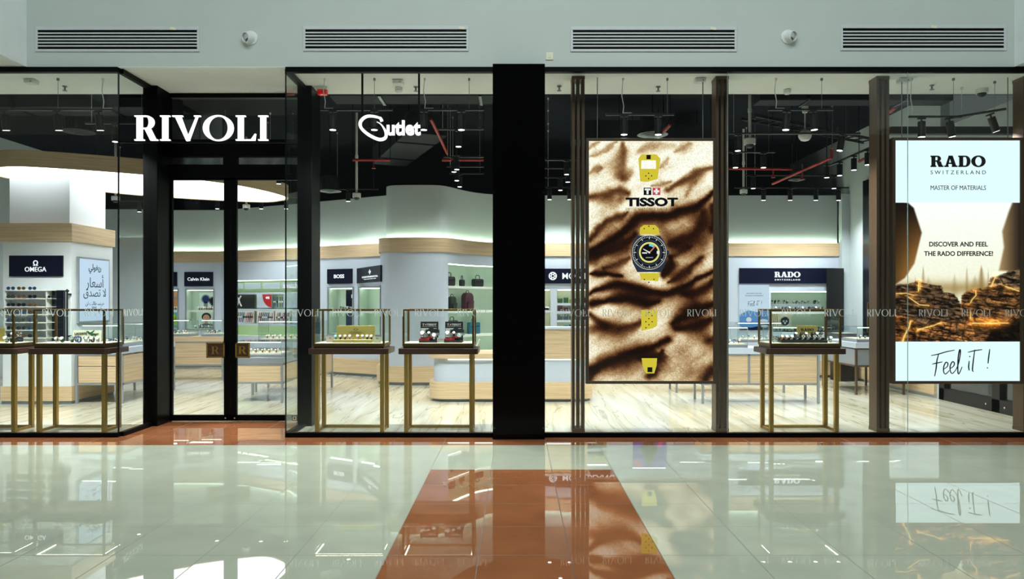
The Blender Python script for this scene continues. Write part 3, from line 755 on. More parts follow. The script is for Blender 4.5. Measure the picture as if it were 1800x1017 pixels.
def dome_cam(px, py, y, label, top=None, r=.075, bracket=False):
    c = Vector(P3(px, py, y)); t = thing('dome_camera', label, 'security camera', c, group='white dome cameras')
    k = r / .075
    m = MB(); m.lathe([(.075 * k, .0), (.078 * k, .02 * k), (.078 * k, .075 * k), (.07 * k, .085 * k), (.03 * k, .09 * k)], n=24); m.build('housing', WHITEP, t, smooth=True)
    m = MB(); m.lathe([(.004, -.05 * k), (.03 * k, -.045 * k), (.05 * k, -.025 * k), (.056 * k, .0)], n=20); m.build('dome', BLACKP, t, smooth=True)
    if top:
        m = MB(); m.cyl((0, 0, .085 * k), (0, 0, top - c.z), .022, n=12)
        m.cyl((0, 0, (top - c.z) * .45), (0, 0, (top - c.z) * .5), .03, n=12)
        m.build('drop_rod', WHITEP, t)
dome_cam(627, 347, 13.6, 'white dome camera on a long drop rod in front of the navy signs', 5.2)
dome_cam(1318, 254, 11.2, 'white dome camera on a short drop rod above the right window', 5.2, .085)
dome_cam(433, 366, 15.6, 'white dome camera seen through the top of the right door leaf', 5.2)
dome_cam(203, 352, 14.6, 'white dome camera beside the square pillar', 5.2)
dome_cam(1307, 340, 14.9, 'white dome camera against the right back wall', 5.2)
dome_cam(1726, 164, 9.7, 'white dome camera on the soffit above the white screen', 4.5)
c = Vector(P3(1415, 238, 11.0)); t = thing('pendant_speaker', 'white ball speaker hanging on a thin rod in the right window', 'speaker', c)
m = MB(); m.lathe([(.01, -.09), (.06, -.075), (.09, -.035), (.098, .0), (.09, .04), (.06, .075), (.012, .092)], n=28); m.build('ball', WHITEP, t, smooth=True)
m = MB(); m.cyl((0, 0, .09), (0, 0, .36), .01, n=8); m.build('rod', WHITEP, t)
m = MB(); m.lathe([(.05, .44), (.05, .40), (.035, .345)], n=20); m.cyl((0, 0, .43), (0, 0, 5.2 - c.z), .008, n=6); m.build('ceiling_cup', WHITEP, t)
# soffit fittings
def detector(px, py, label, kind='smoke'):
    y = (4.5 - EYE) * F / (CY - py); c = (wx(px, y), y, 4.495); t = thing({'smoke': 'smoke_detector', 'box': 'ceiling_sensor', 'head': 'fire_sprinkler'}[kind], label, {'smoke': 'smoke detector', 'box': 'sensor', 'head': 'sprinkler'}[kind], c)
    if kind == 'smoke':
        m = MB(); m.lathe([(.05, 0), (.052, -.02), (.045, -.025)], n=24); m.build('mounting_plate', WHITEP, t, smooth=True)
        m = MB(); m.lathe([(.05, -.028), (.048, -.05), (.03, -.062), (.005, -.064)], n=24); m.build('sensor_cap', WHITEP, t, smooth=True)
    elif kind == 'box':
        m = MB(); m.prism(rrect(-.07, .07, -.06, .06, .02), -.05, 0); m.build('case', WHITEP, t, bevel=.008)
        m = MB(); m.cyl((.03, -.061, -.03), (.03, -.064, -.03), .008, n=10); m.build('indicator', GALV, t)
    else:
        m = MB(); m.cyl((0, 0, 0), (0, 0, -.045), .012, n=10); m.lathe([(.03, 0), (.028, -.008)], n=16); m.build('nozzle', GALV, t)
        m = MB(); m.lathe([(.03, -.06), (.032, -.058), (.01, -.045)], n=14); m.build('deflector', GALV, t)
detector(701, 154, 'round smoke detector on the soffit above the script sign'); detector(1384, 157, 'round smoke detector on the soffit above the right watch case')
detector(700, 141, 'white wedge sensor on the soffit just above the round smoke detector', 'box'); detector(55, 140, 'white wedge sensor on the soffit of the left window', 'box')
detector(1230, 138, 'white wedge sensor on the soffit left of the second slatted post', 'box'); detector(1588, 138, 'white wedge sensor on the soffit right of the third slatted post', 'box')
detector(114, 151, 'small sprinkler head on the soffit of the left window', 'head'); detector(731, 152, 'small sprinkler head on the soffit right of the script sign', 'head')
detector(983, 151, 'small sprinkler head on the soffit just right of the black column', 'head'); detector(1157, 152, 'small sprinkler head on the soffit above the sand dune screen', 'head')
detector(1638, 149, 'small sprinkler head on the soffit above the white screen', 'head')
y = 9.6; c = (wx(567, y), y, 4.495); t = thing('strobe_alarm', 'red flashing alarm unit on a white base under the soffit', 'alarm', c)
m = MB(); m.prism(rrect(-.075, .075, -.05, .05, .02), -.035, 0); m.build('base', WHITEP, t, bevel=.005)
m = MB(); m.prism(rrect(-.065, .065, -.045, .045, .02), -.10, -.035); m.build('lens', REDLENS, t, bevel=.006)
# ------------------------------------------------------------------ wall fittings outside: vents, spotlights, plate
def vent(px0, px1, py0, py1, label, tagx):
    y = YF; x0, x1, z1, z0 = wx(px0, y), wx(px1, y), wz(py0, y), wz(py1, y)
    c = Vector(((x0 + x1) / 2, y, z0)); t = thing('ceiling_vent', label, 'air vent', c, group='slotted air vents on the grey wall')
    b = .056; bz = .042
    m = MB(c); m.box(x0, x1, y - .014, y, z0, z0 + bz * .7); m.box(x0, x1, y - .014, y, z1 - bz, z1); m.box(x0, x0 + b * .5, y - .014, y, z0 + bz * .7, z1 - bz); m.box(x1 - b * .5, x1, y - .014, y, z0 + bz * .7, z1 - bz)
    m.build('frame', mat('vent_white', (206, 210, 214), .45, var=.02), t, bevel=.003)
    m = MB(c); m.box(x0 + .01, x1 - .01, y - .004, y - .001, z0 + .01, z1 - .01); m.build('dark_opening', BLACK, t)
    m = MB(c); za, zb = z0 + bz * .7, z1 - bz; n = 5
    for k in range(n):
        zc = za + (zb - za) * (k + 1) / (n + 1); hh = (zb - za) / (n + 1) * .211
        m.box(x0 + b * .4, x1 - b * .4, y - .011, y - .002, zc - hh, zc + hh)
    m.build('louvre', MATS['vent_white'], t)
    m = MB(c); m.obox((wx(tagx, y), y - .018, wz(py0 + 4, y)), (.07, .004, .03), Matrix.Rotation(R(6), 3, 'Y')); m.build('paper_tag', CREAM, t)
vent(63, 351, 47, 91, 'slotted air vent on the grey wall, nearest the left edge', 305); vent(533, 824, 46, 90, 'slotted air vent on the grey wall above the script sign', 812)
vent(1003, 1295, 47, 91, 'slotted air vent on the grey wall just right of the small wall plate', 1253); vent(1477, 1768, 44, 89, 'slotted air vent on the grey wall, nearest the right edge', 1640)
def wall_spot(px, py, label, turn):
    c = Vector((wx(px, YF), YF, wz(py, YF))); t = thing('wall_spotlight', label, 'spotlight', c, group='round wall spotlights')
    rot = Matrix.Rotation(R(turn), 3, 'Z') @ Matrix.Rotation(R(100), 3, 'X')
    m = MB(); m.lathe([(.085, 0), (.085, .012), (.07, .018)], mtx=Matrix.Rotation(R(90), 3, 'X'), n=28); m.build('flange', WHITEP, t, smooth=True)
    m = MB(); m.lathe([(.062, .0), (.066, .05), (.066, .085), (.055, .09), (.052, .075)], mtx=rot, n=28); m.build('lamp_head', WHITEP, t, smooth=True)
    m = MB(); m.lathe([(.05, .076), (.02, .082)], mtx=rot, n=20); m.build('lens', CHROME, t)
wall_spot(441, 67, 'round white wall spotlight above the entrance', -28); wall_spot(1385, 65, 'round white wall spotlight above the right watch case', 28)
c = Vector((wx(966, YF), YF, wz(99, YF))); t = thing('wall_plate', 'small square electrical wall plate beside the top of the black column', 'wall plate', c)
m = MB(); m.box(-.045, .045, -.012, 0, -.045, .045); m.build('plate', CREAM, t, bevel=.004)
m = MB(); m.box(-.02, -.004, -.016, -.012, -.02, .02); m.box(.004, .02, -.016, -.012, -.02, .02); m.build('switch', WHITEP, t)
# ------------------------------------------------------------------ counters with glass vitrines
def counter(x0, x1, y0, y1, zt, label, divs=(), panel=OAK, z0=.33, drawers=False, side=True, legs=GREY, apron=WHITE):
    c = Vector(((x0 + x1) / 2, (y0 + y1) / 2, 0)); t = thing('display_counter', label, 'counter', c, group='oak panelled display counters')
    zp = zt - .10
    MB(c).box(x0, x1, y0, y1, zp, zt).build('counter_top', apron, t, bevel=.004)
    m = MB(c); b = .035
    for y in (y0 + .005, y1 - b - .005): m.box(x0, x1, y, y + b, z0 - .03, z0); m.box(x0, x1, y, y + b, zp - .025, zp)
    for x in (x0, x1 - b): m.box(x, x + b, y0 + .005, y1 - .005, z0 - .03, z0)
    for d in divs: m.box(d - b / 2, d + b / 2, y0 + .005, y0 + .04, z0, zp)
    m.build('rail_frame', legs, t)
    for x in (x0, x1 - b):
        for y in (y0, y1 - b): MB(c).box(x, x + b, y, y + b, 0, zp).build('leg', legs, t)
    xs = [x0 + b] + list(divs) + [x1 - b]
    for a, d in zip(xs, xs[1:]):
        if drawers:
            zm = z0 + (zp - z0) * .58
            for za, zb in ((z0 + .005, zm - .006), (zm + .006, zp - .03)): MB(c).box(a + .01, d - .01, y0 + .012, y0 + .03, za, zb).build('drawer', panel, t, bevel=.002)
        else: MB(c).box(a + (.018 if a != x0 + b else .004), d - (.018 if d != x1 - b else .004), y0 + .014, y0 + .03, z0, zp - .025).build('front_panel', panel, t)
    if side:
        for x in (x0 + .01, x1 - .026): MB(c).box(x, x + .016, y0 + .04, y1 - .04, z0, zp - .025).build('side_panel', panel, t)
        MB(c).box(x0 + .04, x1 - .04, y1 - .03, y1 - .014, z0, zp - .025).build('rear_panel', panel, t)
    return c
SMALL = {}
def small_watch(style):
    """a little watch on a cuff, one mesh with three materials: strap ring, case, dial"""
    if style not in SMALL:
        st, ca, di = style
        m = MB()
        n = 14; pr = [(math.cos(2 * math.pi * k / n) * .024, math.sin(2 * math.pi * k / n) * .03 + .031) for k in range(n)]
        vs = [(x, y, z) for x in (-.009, .009) for y, z in pr]
        m.add(vs, [(k, (k + 1) % n, n + (k + 1) % n, n + k) for k in range(n)], 0)
        vs = [(x, y * .84, (z - .031) * .84 + .031) for x in (-.009, .009) for y, z in pr]
        m.add(vs, [(k, (k + 1) % n, n + (k + 1) % n, n + k) for k in range(n)], 0)
        m.cyl((0, -.020, .046), (0, -.028, .054), .018, n=14, mi=1); m.cyl((0, -.0281, .0541), (0, -.0288, .0548), .0155, n=14, mi=2)
        o = m.build('wristwatch', [MATS[st], MATS[ca], MATS[di]]); COL.objects.unlink(o); SMALL[style] = o
    return SMALL[style]
mat('dial_white', (236, 236, 230), .4); mat('dial_black', (10, 12, 16), .3); mat('dial_green', (22, 84, 62), .3); mat('dial_blue', (20, 44, 110), .3); mat('dial_mint', (140, 214, 196), .4)
mat('strap_black', (18, 18, 20), .5); mat('strap_brown', (92, 60, 40), .5); mat('strap_green', (24, 74, 48), .5); mat('rose_gold', (206, 160, 128), .25, metal=1.0)
mat('strap_red', (170, 36, 34), .5); mat('strap_blue', (36, 70, 150), .5); mat('strap_orange', (220, 110, 40), .5); mat('strap_teal', (40, 140, 150), .5); mat('strap_white', (226, 226, 224), .5); mat('strap_pink', (214, 120, 140), .5)
ST = [('chrome', 'chrome', 'dial_white'), ('strap_black', 'chrome', 'dial_black'), ('chrome', 'chrome', 'dial_black'), ('strap_black', 'gun_metal', 'dial_black'), ('rose_gold', 'rose_gold', 'dial_white'), ('chrome', 'chrome', 'dial_blue'), ('strap_white', 'chrome', 'dial_white')]
def put_watch(style, loc, rz, label, group, s=1.0, name=None):
    o = small_watch(style).copy(); COL.objects.link(o); o.location = loc; o.rotation_euler = (0, 0, rz); o.scale = (s, s, s)
    return tag(o, label, 'watch', group)
def vitrine(x0, x1, y0, y1, z, h, label, n=7, where='', base=GREY, rows=1, styles=(0, 1, 4, 5)):
    c = Vector(((x0 + x1) / 2, (y0 + y1) / 2, z)); t = thing('glass_vitrine', label, 'display case', c, group='glass vitrines on the counters')
    MB(c).box(x0, x1, y0, y1, z, z + .05).build('tray', base, t, bevel=.003)
    m = MB(c); g = .006
    m.box(x0, x1, y0, y0 + g, z + .05, z + h); m.box(x0, x1, y1 - g, y1, z + .05, z + h); m.box(x0, x0 + g, y0 + g, y1 - g, z + .05, z + h); m.box(x1 - g, x1, y0 + g, y1 - g, z + .05, z + h)
    m.box(x0, x1, y0, y1, z + h, z + h + g); m.build('glass_cover', CLEAR, t)
    m = MB(c); e = .008
    for x in (x0, x1 - e):
        for y in (y0 - .001, y1 - e + .001): m.box(x, x + e, y, y + e, z + .05, z + h)
    m.build('glass_edge', EDGE, t)
    m = MB(c); m.box(x0 + .01, x1 - .01, y0 + .008, y0 + .022, z + h - .014, z + h - .002); m.build('light_strip', LED, t)
    m = MB(c); m.box(x0 + .03, x1 - .03, y0 + .05, y1 - .05, z + .05, z + .065); m.build('cushion', CREAM, t)
    for r_ in range(rows):
        for k in range(n):
            x = x0 + .07 + (x1 - x0 - .14) * (k + .5) / n
            put_watch(ST[styles[(k * 3 + r_) % len(styles)]], (x, y0 + .12 + r_ * .12, z + .065), R(random.uniform(-12, 12)), '%s small watch in %s%s' % (nth(k, n), where, '' if rows == 1 else ', %s row' % (('front', 'rear') if rows == 2 else ('front', 'middle', 'rear'))[r_]), 'watches inside %s' % where, 1.0)
counter(-7.09, -6.33, 11.6, 13.4, .90, 'oak counter with two drawers beside the square pillar', drawers=True)
vitrine(-7.02, -6.42, 11.66, 12.42, .90, .36, 'glass vitrine on the counter beside the square pillar, front one', 4, 'the front vitrine beside the square pillar', rows=3)
vitrine(-7.02, -6.42, 12.55, 13.3, .90, .36, 'glass vitrine on the counter beside the square pillar, rear one', 4, 'the rear vitrine beside the square pillar', rows=2)
counter(-7.55, -6.09, 15.0, 15.6, .91, 'oak counter across the shop seen through the left door leaf', divs=(-7.15,), apron=OAK)
vitrine(-7.5, -6.82, 15.05, 15.5, .91, .34, 'wide glass vitrine seen through the left door leaf, left one', 7, 'the left vitrine beyond the left door leaf')
vitrine(-6.57, -6.13, 15.05, 15.5, .91, .34, 'glass vitrine seen through the left door leaf, beside the door stile', 6, 'the right vitrine beyond the left door leaf')
counter(-4.65, -3.78, 11.7, 12.7, .74, 'low oak counter right behind the right door leaf', z0=.34, apron=GREY)
vitrine(-4.62, -3.81, 11.72, 12.3, .74, .25, 'low glass vitrine right behind the right door leaf', 6, 'the low vitrine behind the right door leaf', rows=2, styles=(4, 6, 0))
counter(-4.75, -3.5, 13.1, 13.8, .90, 'oak counter in the second row behind the right door leaf')
vitrine(-4.7, -3.58, 13.15, 13.7, .90, .38, 'tall glass vitrine in the second row behind the right door leaf', 9, 'the tall vitrine behind the right door leaf', rows=2, styles=(4, 6, 0))
counter(2.99, 4.885, 11.6, 12.16, .90, 'long oak counter behind the right watch case', divs=(wx(1317, 11.6), wx(1357, 11.6)))
vitrine(3.05, 3.74, 11.63, 12.1, .90, .33, 'glass vitrine on the front right counter, its left one', 7, 'the left vitrine on the front right counter')
vitrine(4.14, 4.83, 11.63, 12.1, .90, .33, 'glass vitrine on the front right counter, its right one', 7, 'the right vitrine on the front right counter')
counter(2.88, 4.85, 13.0, 13.6, .90, 'oak counter behind the long counter on the right', divs=(3.85,))
vitrine(2.95, 3.6, 13.03, 13.5, .90, .36, 'glass vitrine on the rear right counter, its left one', 6, 'the left vitrine on the rear right counter')
vitrine(4.0, 4.8, 13.03, 13.5, .90, .36, 'glass vitrine on the rear right counter, its right one', 6, 'the right vitrine on the rear right counter')
counter(5.98, 6.85, 12.7, 14.1, .92, 'grey fronted counter beside the third slatted post', panel=GREY, z0=.52, legs=BRONZE)
vitrine(6.02, 6.8, 12.74, 13.4, .92, .27, 'glass vitrine on the grey fronted counter', 7, 'the vitrine on the grey fronted counter')
# card holders and pots on the counters
# ------------------------------------------------------------------ reception desk
c = Vector((-.1, 12.2, 0)); t = thing('reception_desk', 'long white reception desk with oak top and base behind the black column', 'desk', c)
m = MB(c); m.prism(rrect(-1.40, 1.24, 11.85, 12.75, .28, 10), 0, .05); m.build('plinth', PLINTH, t)
m = MB(c); m.prism(rrect(-1.45, 1.28, 11.8, 12.8, .3, 10), .05, .32); m.build('wood_base', OAKX, t, smooth=True)
m = MB(c); m.prism(rrect(-1.38, 1.20, 11.88, 12.74, .26, 10), .32, .70); m.build('body', WHITE, t, smooth=True)
m = MB(c); m.prism(rrect(-1.45, .12, 11.8, 12.8, .3, 10), .71, .79); m.build('desk_top', OAK, t, smooth=True)
m = MB(c); m.prism(rrect(.0, 1.18, 11.84, 12.2, .05, 5), .70, 1.19); m.build('raised_screen', OAK, t, smooth=True)
m = MB(c); m.prism(rrect(-.04, 1.22, 11.82, 12.24, .05, 5), 1.19, 1.225); m.build('counter_cap', WHITE, t, smooth=True)
m = MB(c); m.box(-1.12, 1.0, 11.865, 11.875, .685, .70); m.build('light_strip', LED, t)
c = Vector((-.88, 12.35, .795)); t = thing('desk_sign_stand', 'small dark framed stand on the left of the reception desk', 'stand', c)
m = MB(c); m.box(-.93, -.83, 12.34, 12.355, .805, .96); m.build('frame', mat('maroon_leather', (70, 26, 36), .5, var=.1), t, bevel=.004)
m = MB(c); m.box(-.93, -.83, 12.30, 12.40, .793, .805); m.build('base', BLACKP, t)
c = Vector((-.66, 12.3, .79)); t = thing('tablet_stand', 'white tablet leaning on the reception desk', 'tablet', c)
m = MB(c); m.obox((-.66, 12.3, .905), (.02, .16, .2), Matrix.Rotation(R(22), 3, 'Y')); m.build('tablet', WHITEP, t, bevel=.005)
m = MB(c); m.box(-.72, -.60, 12.24, 12.36, .793, .80); m.build('base', WHITEP, t)
# ------------------------------------------------------------------ wall signs and display niches
def wall_frame(s):
    d = wall_dir(s); return d, UZ, d.cross(UZ)
def sign(px0, px1, z0, z1, label, draw, name='wall_sign', grp='navy brand signs along the back wall'):
    s0, s1 = wall_s(px0), wall_s(px1); a, b = wall_pt(s0), wall_pt(s1); d = (b - a); wd = d.length; d.normalize(); n = d.cross(UZ)
    o = a + UZ * z0 + n * .004; t = thing(name, label, 'sign', o, group=grp)
    MB(o).plate([rect(0, wd, 0, z1 - z0)], o, d, UZ, .035).build('panel', NAVY, t, bevel=.003)
    m = MB(o); draw(m, o + n * .0355, d, wd, z1 - z0); m.build('lettering', LETTERS, t)
    return t
def tx(body, fx, fz, fw, bold=.02, fh=None):
    return lambda m, o, d, w_, h: put_text(m, body, o + d * (w_ * fx) + UZ * (h * fz), d, UZ, w_ * fw, h * fh if fh else None, .006, bold)
def both(*fs):
    def g(m, o, d, w_, h):
        for f in fs: f(m, o, d, w_, h)
    return g
sign(262, 312, 2.02, 2.38, 'navy wall sign half hidden behind the left door post', tx('H', .80, .5, .14, .05))
sign(325, 375, 2.02, 2.38, 'navy wall sign with two white words seen through the left door leaf', tx('Calvin Klein', .5, .5, .76, .006))
sign(577, 620, 2.04, 2.37, 'navy wall sign with four bold capitals, right of the door post', tx('BOSS', .5, .5, .42, .028, .26))
def continental(m, o, d, w_, h):
    cx, cz = w_ * .58, h * .66; k = h * .13
    P = lambda pts: m.plate([[(cx + x * k * 1.3, cz + y * k) for x, y in p] for p in pts], o, d, UZ, .006)
    P([[(-1.6, 0), (-.6, .55), (-.6, .25), (-1.0, 0), (-.6, -.25), (-.6, -.55)], [(1.6, 0), (.6, .55), (.6, .25), (1.0, 0), (.6, -.25), (.6, -.55)], [(-.5, .6), (0, 1.25), (.5, .6), (.2, .6), (0, .85), (-.2, .6)], [(-.5, -.6), (0, -1.25), (.5, -.6), (.2, -.6), (0, -.85), (-.2, -.6)], rect(-.5, .5, -.08, .08), rect(-.08, .08, -.5, .5)])
    put_text(m, 'CONTINENTAL', o + d * (w_ * .58) + UZ * (h * .36), d, UZ, w_ * .66, h * .11, .006, .02); put_text(m, 'SWISS MADE SINCE 1924', o + d * (w_ * .58) + UZ * (h * .22), d, UZ, w_ * .5, h * .04, .006, .0)
sign(630, 672, 2.04, 2.37, 'navy wall sign with a pointed white emblem beside the round pillar', continental)
def montblanc(m, o, d, w_, h):
    k = h * .28; cx = .12 * w_ - .12; cx = wx(971.5, 15.6) - o.x; cz = h * .5
    m.plate(ring(cx, cz, k, k, k * .72, k * .72, n=24), o, d, UZ, .006)
    for j in range(6): m.plate([[(cx + math.cos(R(60 * j + a)) * r_, cz + math.sin(R(60 * j + a)) * r_) for a, r_ in ((-34, k * .3), (-12, k * .78), (12, k * .78), (34, k * .3))]], o, d, UZ, .0061)
    put_text(m, 'MONTBLANC', o + d * (wx(1024, 15.6) - o.x + .12) + UZ * (h * .5), d, UZ, 1.12, h * .42, .006, .016)
sign(930, 1072, 2.03, 2.35, 'long navy wall sign with a round white emblem right of the black column', montblanc)
def rado(m, o, d, w_, h):
    put_word(m, 'RADO', o + d * (w_ * .365) + UZ * (h * .40), d, UZ, w_ * .27, h * .36, .006, t=.30, h=.13, s=.07, gap=.03)
    put_text(m, 'S W I T Z E R L A N D', o + d * (w_ * .5) + UZ * (h * .24), d, UZ, w_ * .265, h * .10, .006, .03)
sign(1299, 1467, 2.03, 2.36, 'long navy wall sign with four white capitals on the right back wall', rado)
LEDN = glow('niche_led', (240, 255, 238), 6.0)
def niche(key, depth, shelves, liner, label, frame=True, lip=.05):
    s0, s1, z0, z1 = NICHE[key]; a = wall_pt(s0 + 1e-4); b = wall_pt(s1 - 1e-4); c = (a + b) / 2 + UZ * z0
    t = thing('display_niche', label, 'display niche', c, group='lit display niches in the back wall')
    m = MB(c); w_ = .015
    slab(m, s0, s1, -depth - w_, -depth, z0, z1); slab(m, s0, s1, -depth, -.004, z0 - w_, z0); slab(m, s0, s1, -depth, -.004, z1, z1 + w_)
    slab(m, s0 - w_, s0, -depth - w_, -.004, z0, z1); slab(m, s1, s1 + w_, -depth - w_, -.004, z0, z1)
    m.build('liner', liner, t)
    for z in shelves:
        m = MB(c); slab(m, s0 + .002, s1 - .002, -depth + .002, -.03, z - .03, z); slab(m, s0 + .002, s1 - .002, -.04, -.03, z - .048, z - .03); m.build('shelf', WHITE if liner is not GREEN else mat('shelf_white', (226, 232, 226), .5, var=.01), t)
        m = MB(c); slab(m, s0 + .02, s1 - .02, -.075, -.05, z - .042, z - .031); m.build('led_strip', LEDN, t)
    m = MB(c); slab(m, s0 + .02, s1 - .02, -.09, -.05, z1 - .018, z1 - .002); m.build('led_strip', LEDN, t)
    if frame:
        m = MB(c); f = .03
        slab(m, s0 - f, s0, .001, .02, z0 - f, z1 + f); slab(m, s1, s1 + f, .001, .02, z0 - f, z1 + f); slab(m, s0, s1, .001, .02, z1, z1 + f); slab(m, s0, s1, .001, .02, z0 - f, z0)
        m.build('frame', GREY, t)
    return t
def npos(key, f, z, d):
    s0, s1, _, _ = NICHE[key]; s = s0 + (s1 - s0) * f; p = wall_pt(s, -d); e = wall_dir(s)
    return Vector((p.x, p.y, z + .002)), math.atan2(e.y, e.x)
def npic(key, f0, f1, z0, z1, d, label, colour, draw=None, mats=(), name='picture_panel', cat='picture', emit=0):
    a, rz = npos(key, f0, z0, d); b, _ = npos(key, f1, z0, d); e = (b - a); wd = e.length; e.normalize(); n = e.cross(UZ)
    t = thing(name, label, cat, a)
    MB(a).plate([rect(0, wd, 0, z1 - z0)], a, e, UZ, .012).build('board', colour, t)
    if draw: draw(t, a + n * .0125, e, wd, z1 - z0)
    return t
def layer(t, name, mt, polys, o, e, d=.002):
    m = MB(Vector(t.location)); m.plate(polys, o, e, UZ, d); m.build(name, mt, t)
def circ(cx, cy, rx, ry=None, n=24): ry = ry or rx; return [(cx + rx * math.cos(2 * math.pi * k / n), cy + ry * math.sin(2 * math.pi * k / n)) for k in range(n)]
for key, d, sh, ln, lb in (('harbour', .32, (1.42,), GREEN, 'lit niche half hidden behind the left door post'), ('klein', .32, (1.42,), GREEN, 'lit niche below the navy two-word sign beyond the left door leaf'),
                           ('boss', .3, (1.43,), GREEN, 'lit niche below the navy sign with four bold capitals'), ('continental', .3, (1.43,), GREEN, 'lit niche below the navy sign with a pointed emblem'),
                           ('pen', .3, (1.45,), PALEBACK, 'lit niche half hidden by the black column'), ('leather', .3, (1.605, 1.43, 1.24), PALEBACK, 'lit niche with rows of small leather goods below the round white emblem'),
                           ('purple', .06, (), WHITE, 'shallow wall niche behind the sand dune screen'), ('rado', .34, (1.42,), GREEN, 'wide lit niche with rows of watches in the right back wall')):
    niche(key, d, sh, ln, lb, key not in ('rado', 'leather', 'pen', 'purple'))
niche('strap', .3, (1.86, 1.455, 1.10), mat('lime_back_panel', (206, 226, 186), .55, var=.02), 'long bright niche full of colourful watches beyond the right door leaf', False)
niche('luggage', .38, (1.955, 1.455, .955), GREEN, 'curved pale green shelf niche with bags beside the round pillar', False)
def watch_row(key, f0, f1, n, z, d, where, styles, s=1.3):
    for k in range(n):
        p, rz = npos(key, f0 + (f1 - f0) * (k + .5) / n, z, d)
        put_watch(ST[styles[k % len(styles)]], p, rz + R(random.uniform(-15, 15)), '%s small watch on %s' % (nth(k, n), where), 'watches on %s' % where, s)
watch_row('klein', .35, .98, 7, 1.42, .12, 'the shelf of the niche beyond the left door leaf', (0, 4)); watch_row('klein', .2, .95, 6, .95, .12, 'the floor of the niche beyond the left door leaf', (0, 5))
watch_row('harbour', .45, .98, 6, 1.42, .12, 'the shelf of the niche behind the left door post', (4, 0)); 
watch_row('boss', .35, .98, 7, 1.43, .12, 'the shelf of the niche with the dark pictures', (1, 3, 2), 1.5); watch_row('boss', .3, .98, 6, .92, .1, 'the floor of the niche with the dark pictures', (1, 3, 2), 1.5)
watch_row('continental', .5, .98, 3, 1.43, .12, 'the shelf of the niche beside the round pillar', (4, 0), 1.5)
STEP = []
for z, d, f0, f1, lb in ((1.42, .10, .02, .92, 'upper'), (.98, .10, .02, .92, 'lower')):
    p, rz = npos('rado', (f0 + f1) / 2, z, d + .06); o = MB().box(-.58, .58, -.09, .09, 0, .025).build('display_tray', BLACKP, loc=p, bevel=.003); tag(o, 'long black tray on the %s level of the wide niche at right' % lb, 'tray')
watch_row('rado', .03, .90, 16, 1.445, .12, 'the upper tray in the wide niche at right', (2, 0, 2, 3), 1.25); 
watch_row('rado', .03, .90, 14, 1.005, .13, 'the lower tray in the wide niche at right', (2, 0, 3, 2), 1.35)
p, rz = npos('rado', .47, 1.445, .26); o = MB().box(-.55, .55, -.06, .06, 0, .14).build('display_riser', WHITE, loc=p, bevel=.003); tag(o, 'long white riser behind the front row in the wide niche at right', 'riser')
watch_row('rado', .05, .22, 3, 1.585, .26, 'the riser in the wide niche at right, left group', (2, 3), 1.25); watch_row('rado', .26, .36, 2, 1.585, .26, 'the riser in the wide niche at right, second group', (2, 0), 1.25); watch_row('rado', .42, .70, 6, 1.585, .26, 'the riser in the wide niche at right, middle group', (0, 2), 1.1); watch_row('rado', .76, .88, 2, 1.585, .26, 'the riser in the wide niche at right, right group', (3, 0), 1.3)
def two_watches(t, o, e, w_, h):
    layer(t, 'watch_print', CHROME, [circ(w_ * .36, h * .62, h * .27), circ(w_ * .78, h * .5, h * .27), rect(w_ * .26, w_ * .48, h * .05, h * .5), rect(w_ * .68, w_ * .92, h * .0, h * .4)], o, e, .002)
    layer(t, 'dial_print', MATS['dial_blue'], [circ(w_ * .36, h * .62, h * .2)], o, e, .004); layer(t, 'dial_print', GUNMETAL, [circ(w_ * .78, h * .5, h * .2)], o, e, .004)
npic('klein', .3, .97, 1.44, 1.86, .28, 'picture of two steel watches in the niche beyond the left door leaf', mat('mint_print', (206, 226, 220), .5), two_watches)
def portrait(t, o, e, w_, h):
    layer(t, 'hair_print', INK, [circ(w_ * .5, h * .7, w_ * .24, h * .26)], o, e, .002)
    layer(t, 'face_print', mat('skin_print', (196, 150, 128), .6), [circ(w_ * .5, h * .6, w_ * .17, h * .24), rect(w_ * .42, w_ * .58, h * .22, h * .45)], o, e, .003)
    layer(t, 'dress_print', INK, [[(w_ * .1, 0), (w_ * .9, 0), (w_ * .8, h * .2), (w_ * .58, h * .27), (w_ * .42, h * .27), (w_ * .2, h * .2)]], o, e, .004)
    layer(t, 'feature_print', mat('lip_print', (120, 50, 48), .6), [circ(w_ * .5, h * .47, w_ * .05, h * .015), circ(w_ * .43, h * .64, w_ * .035, h * .014), circ(w_ * .57, h * .64, w_ * .035, h * .014)], o, e, .004)
npic('klein', .2, .95, .97, 1.365, .27, 'portrait picture of a dark haired person in the niche beyond the left door leaf', MATS['mint_print'], portrait)
def bracelet(t, o, e, w_, h):
    layer(t, 'bracelet_print', CHROME, [[(w_ * (.25 + .1 * k), h * (.15 + .13 * k)), (w_ * (.36 + .1 * k), h * (.12 + .13 * k)), (w_ * (.42 + .1 * k), h * (.22 + .13 * k)), (w_ * (.31 + .1 * k), h * (.26 + .13 * k))] for k in range(5)], o, e)
npic('harbour', .35, .97, 1.5, 1.88, .28, 'orange picture of a bracelet watch behind the left door post', mat('orange_print', (206, 140, 96), .5), bracelet)
def leafy(t, o, e, w_, h):
    layer(t, 'leaf_print', mat('lime_print', (168, 214, 40), .5), [circ(w_ * .55, h * .6, w_ * .16, h * .25, 10), circ(w_ * .75, h * .5, w_ * .13, h * .22, 9), circ(w_ * .66, h * .25, w_ * .1, h * .2, 8)], o, e)
npic('harbour', .35, .97, 1.0, 1.365, .28, 'blue picture with lime green leaves behind the left door post', mat('sky_print', (96, 170, 214), .5), leafy)
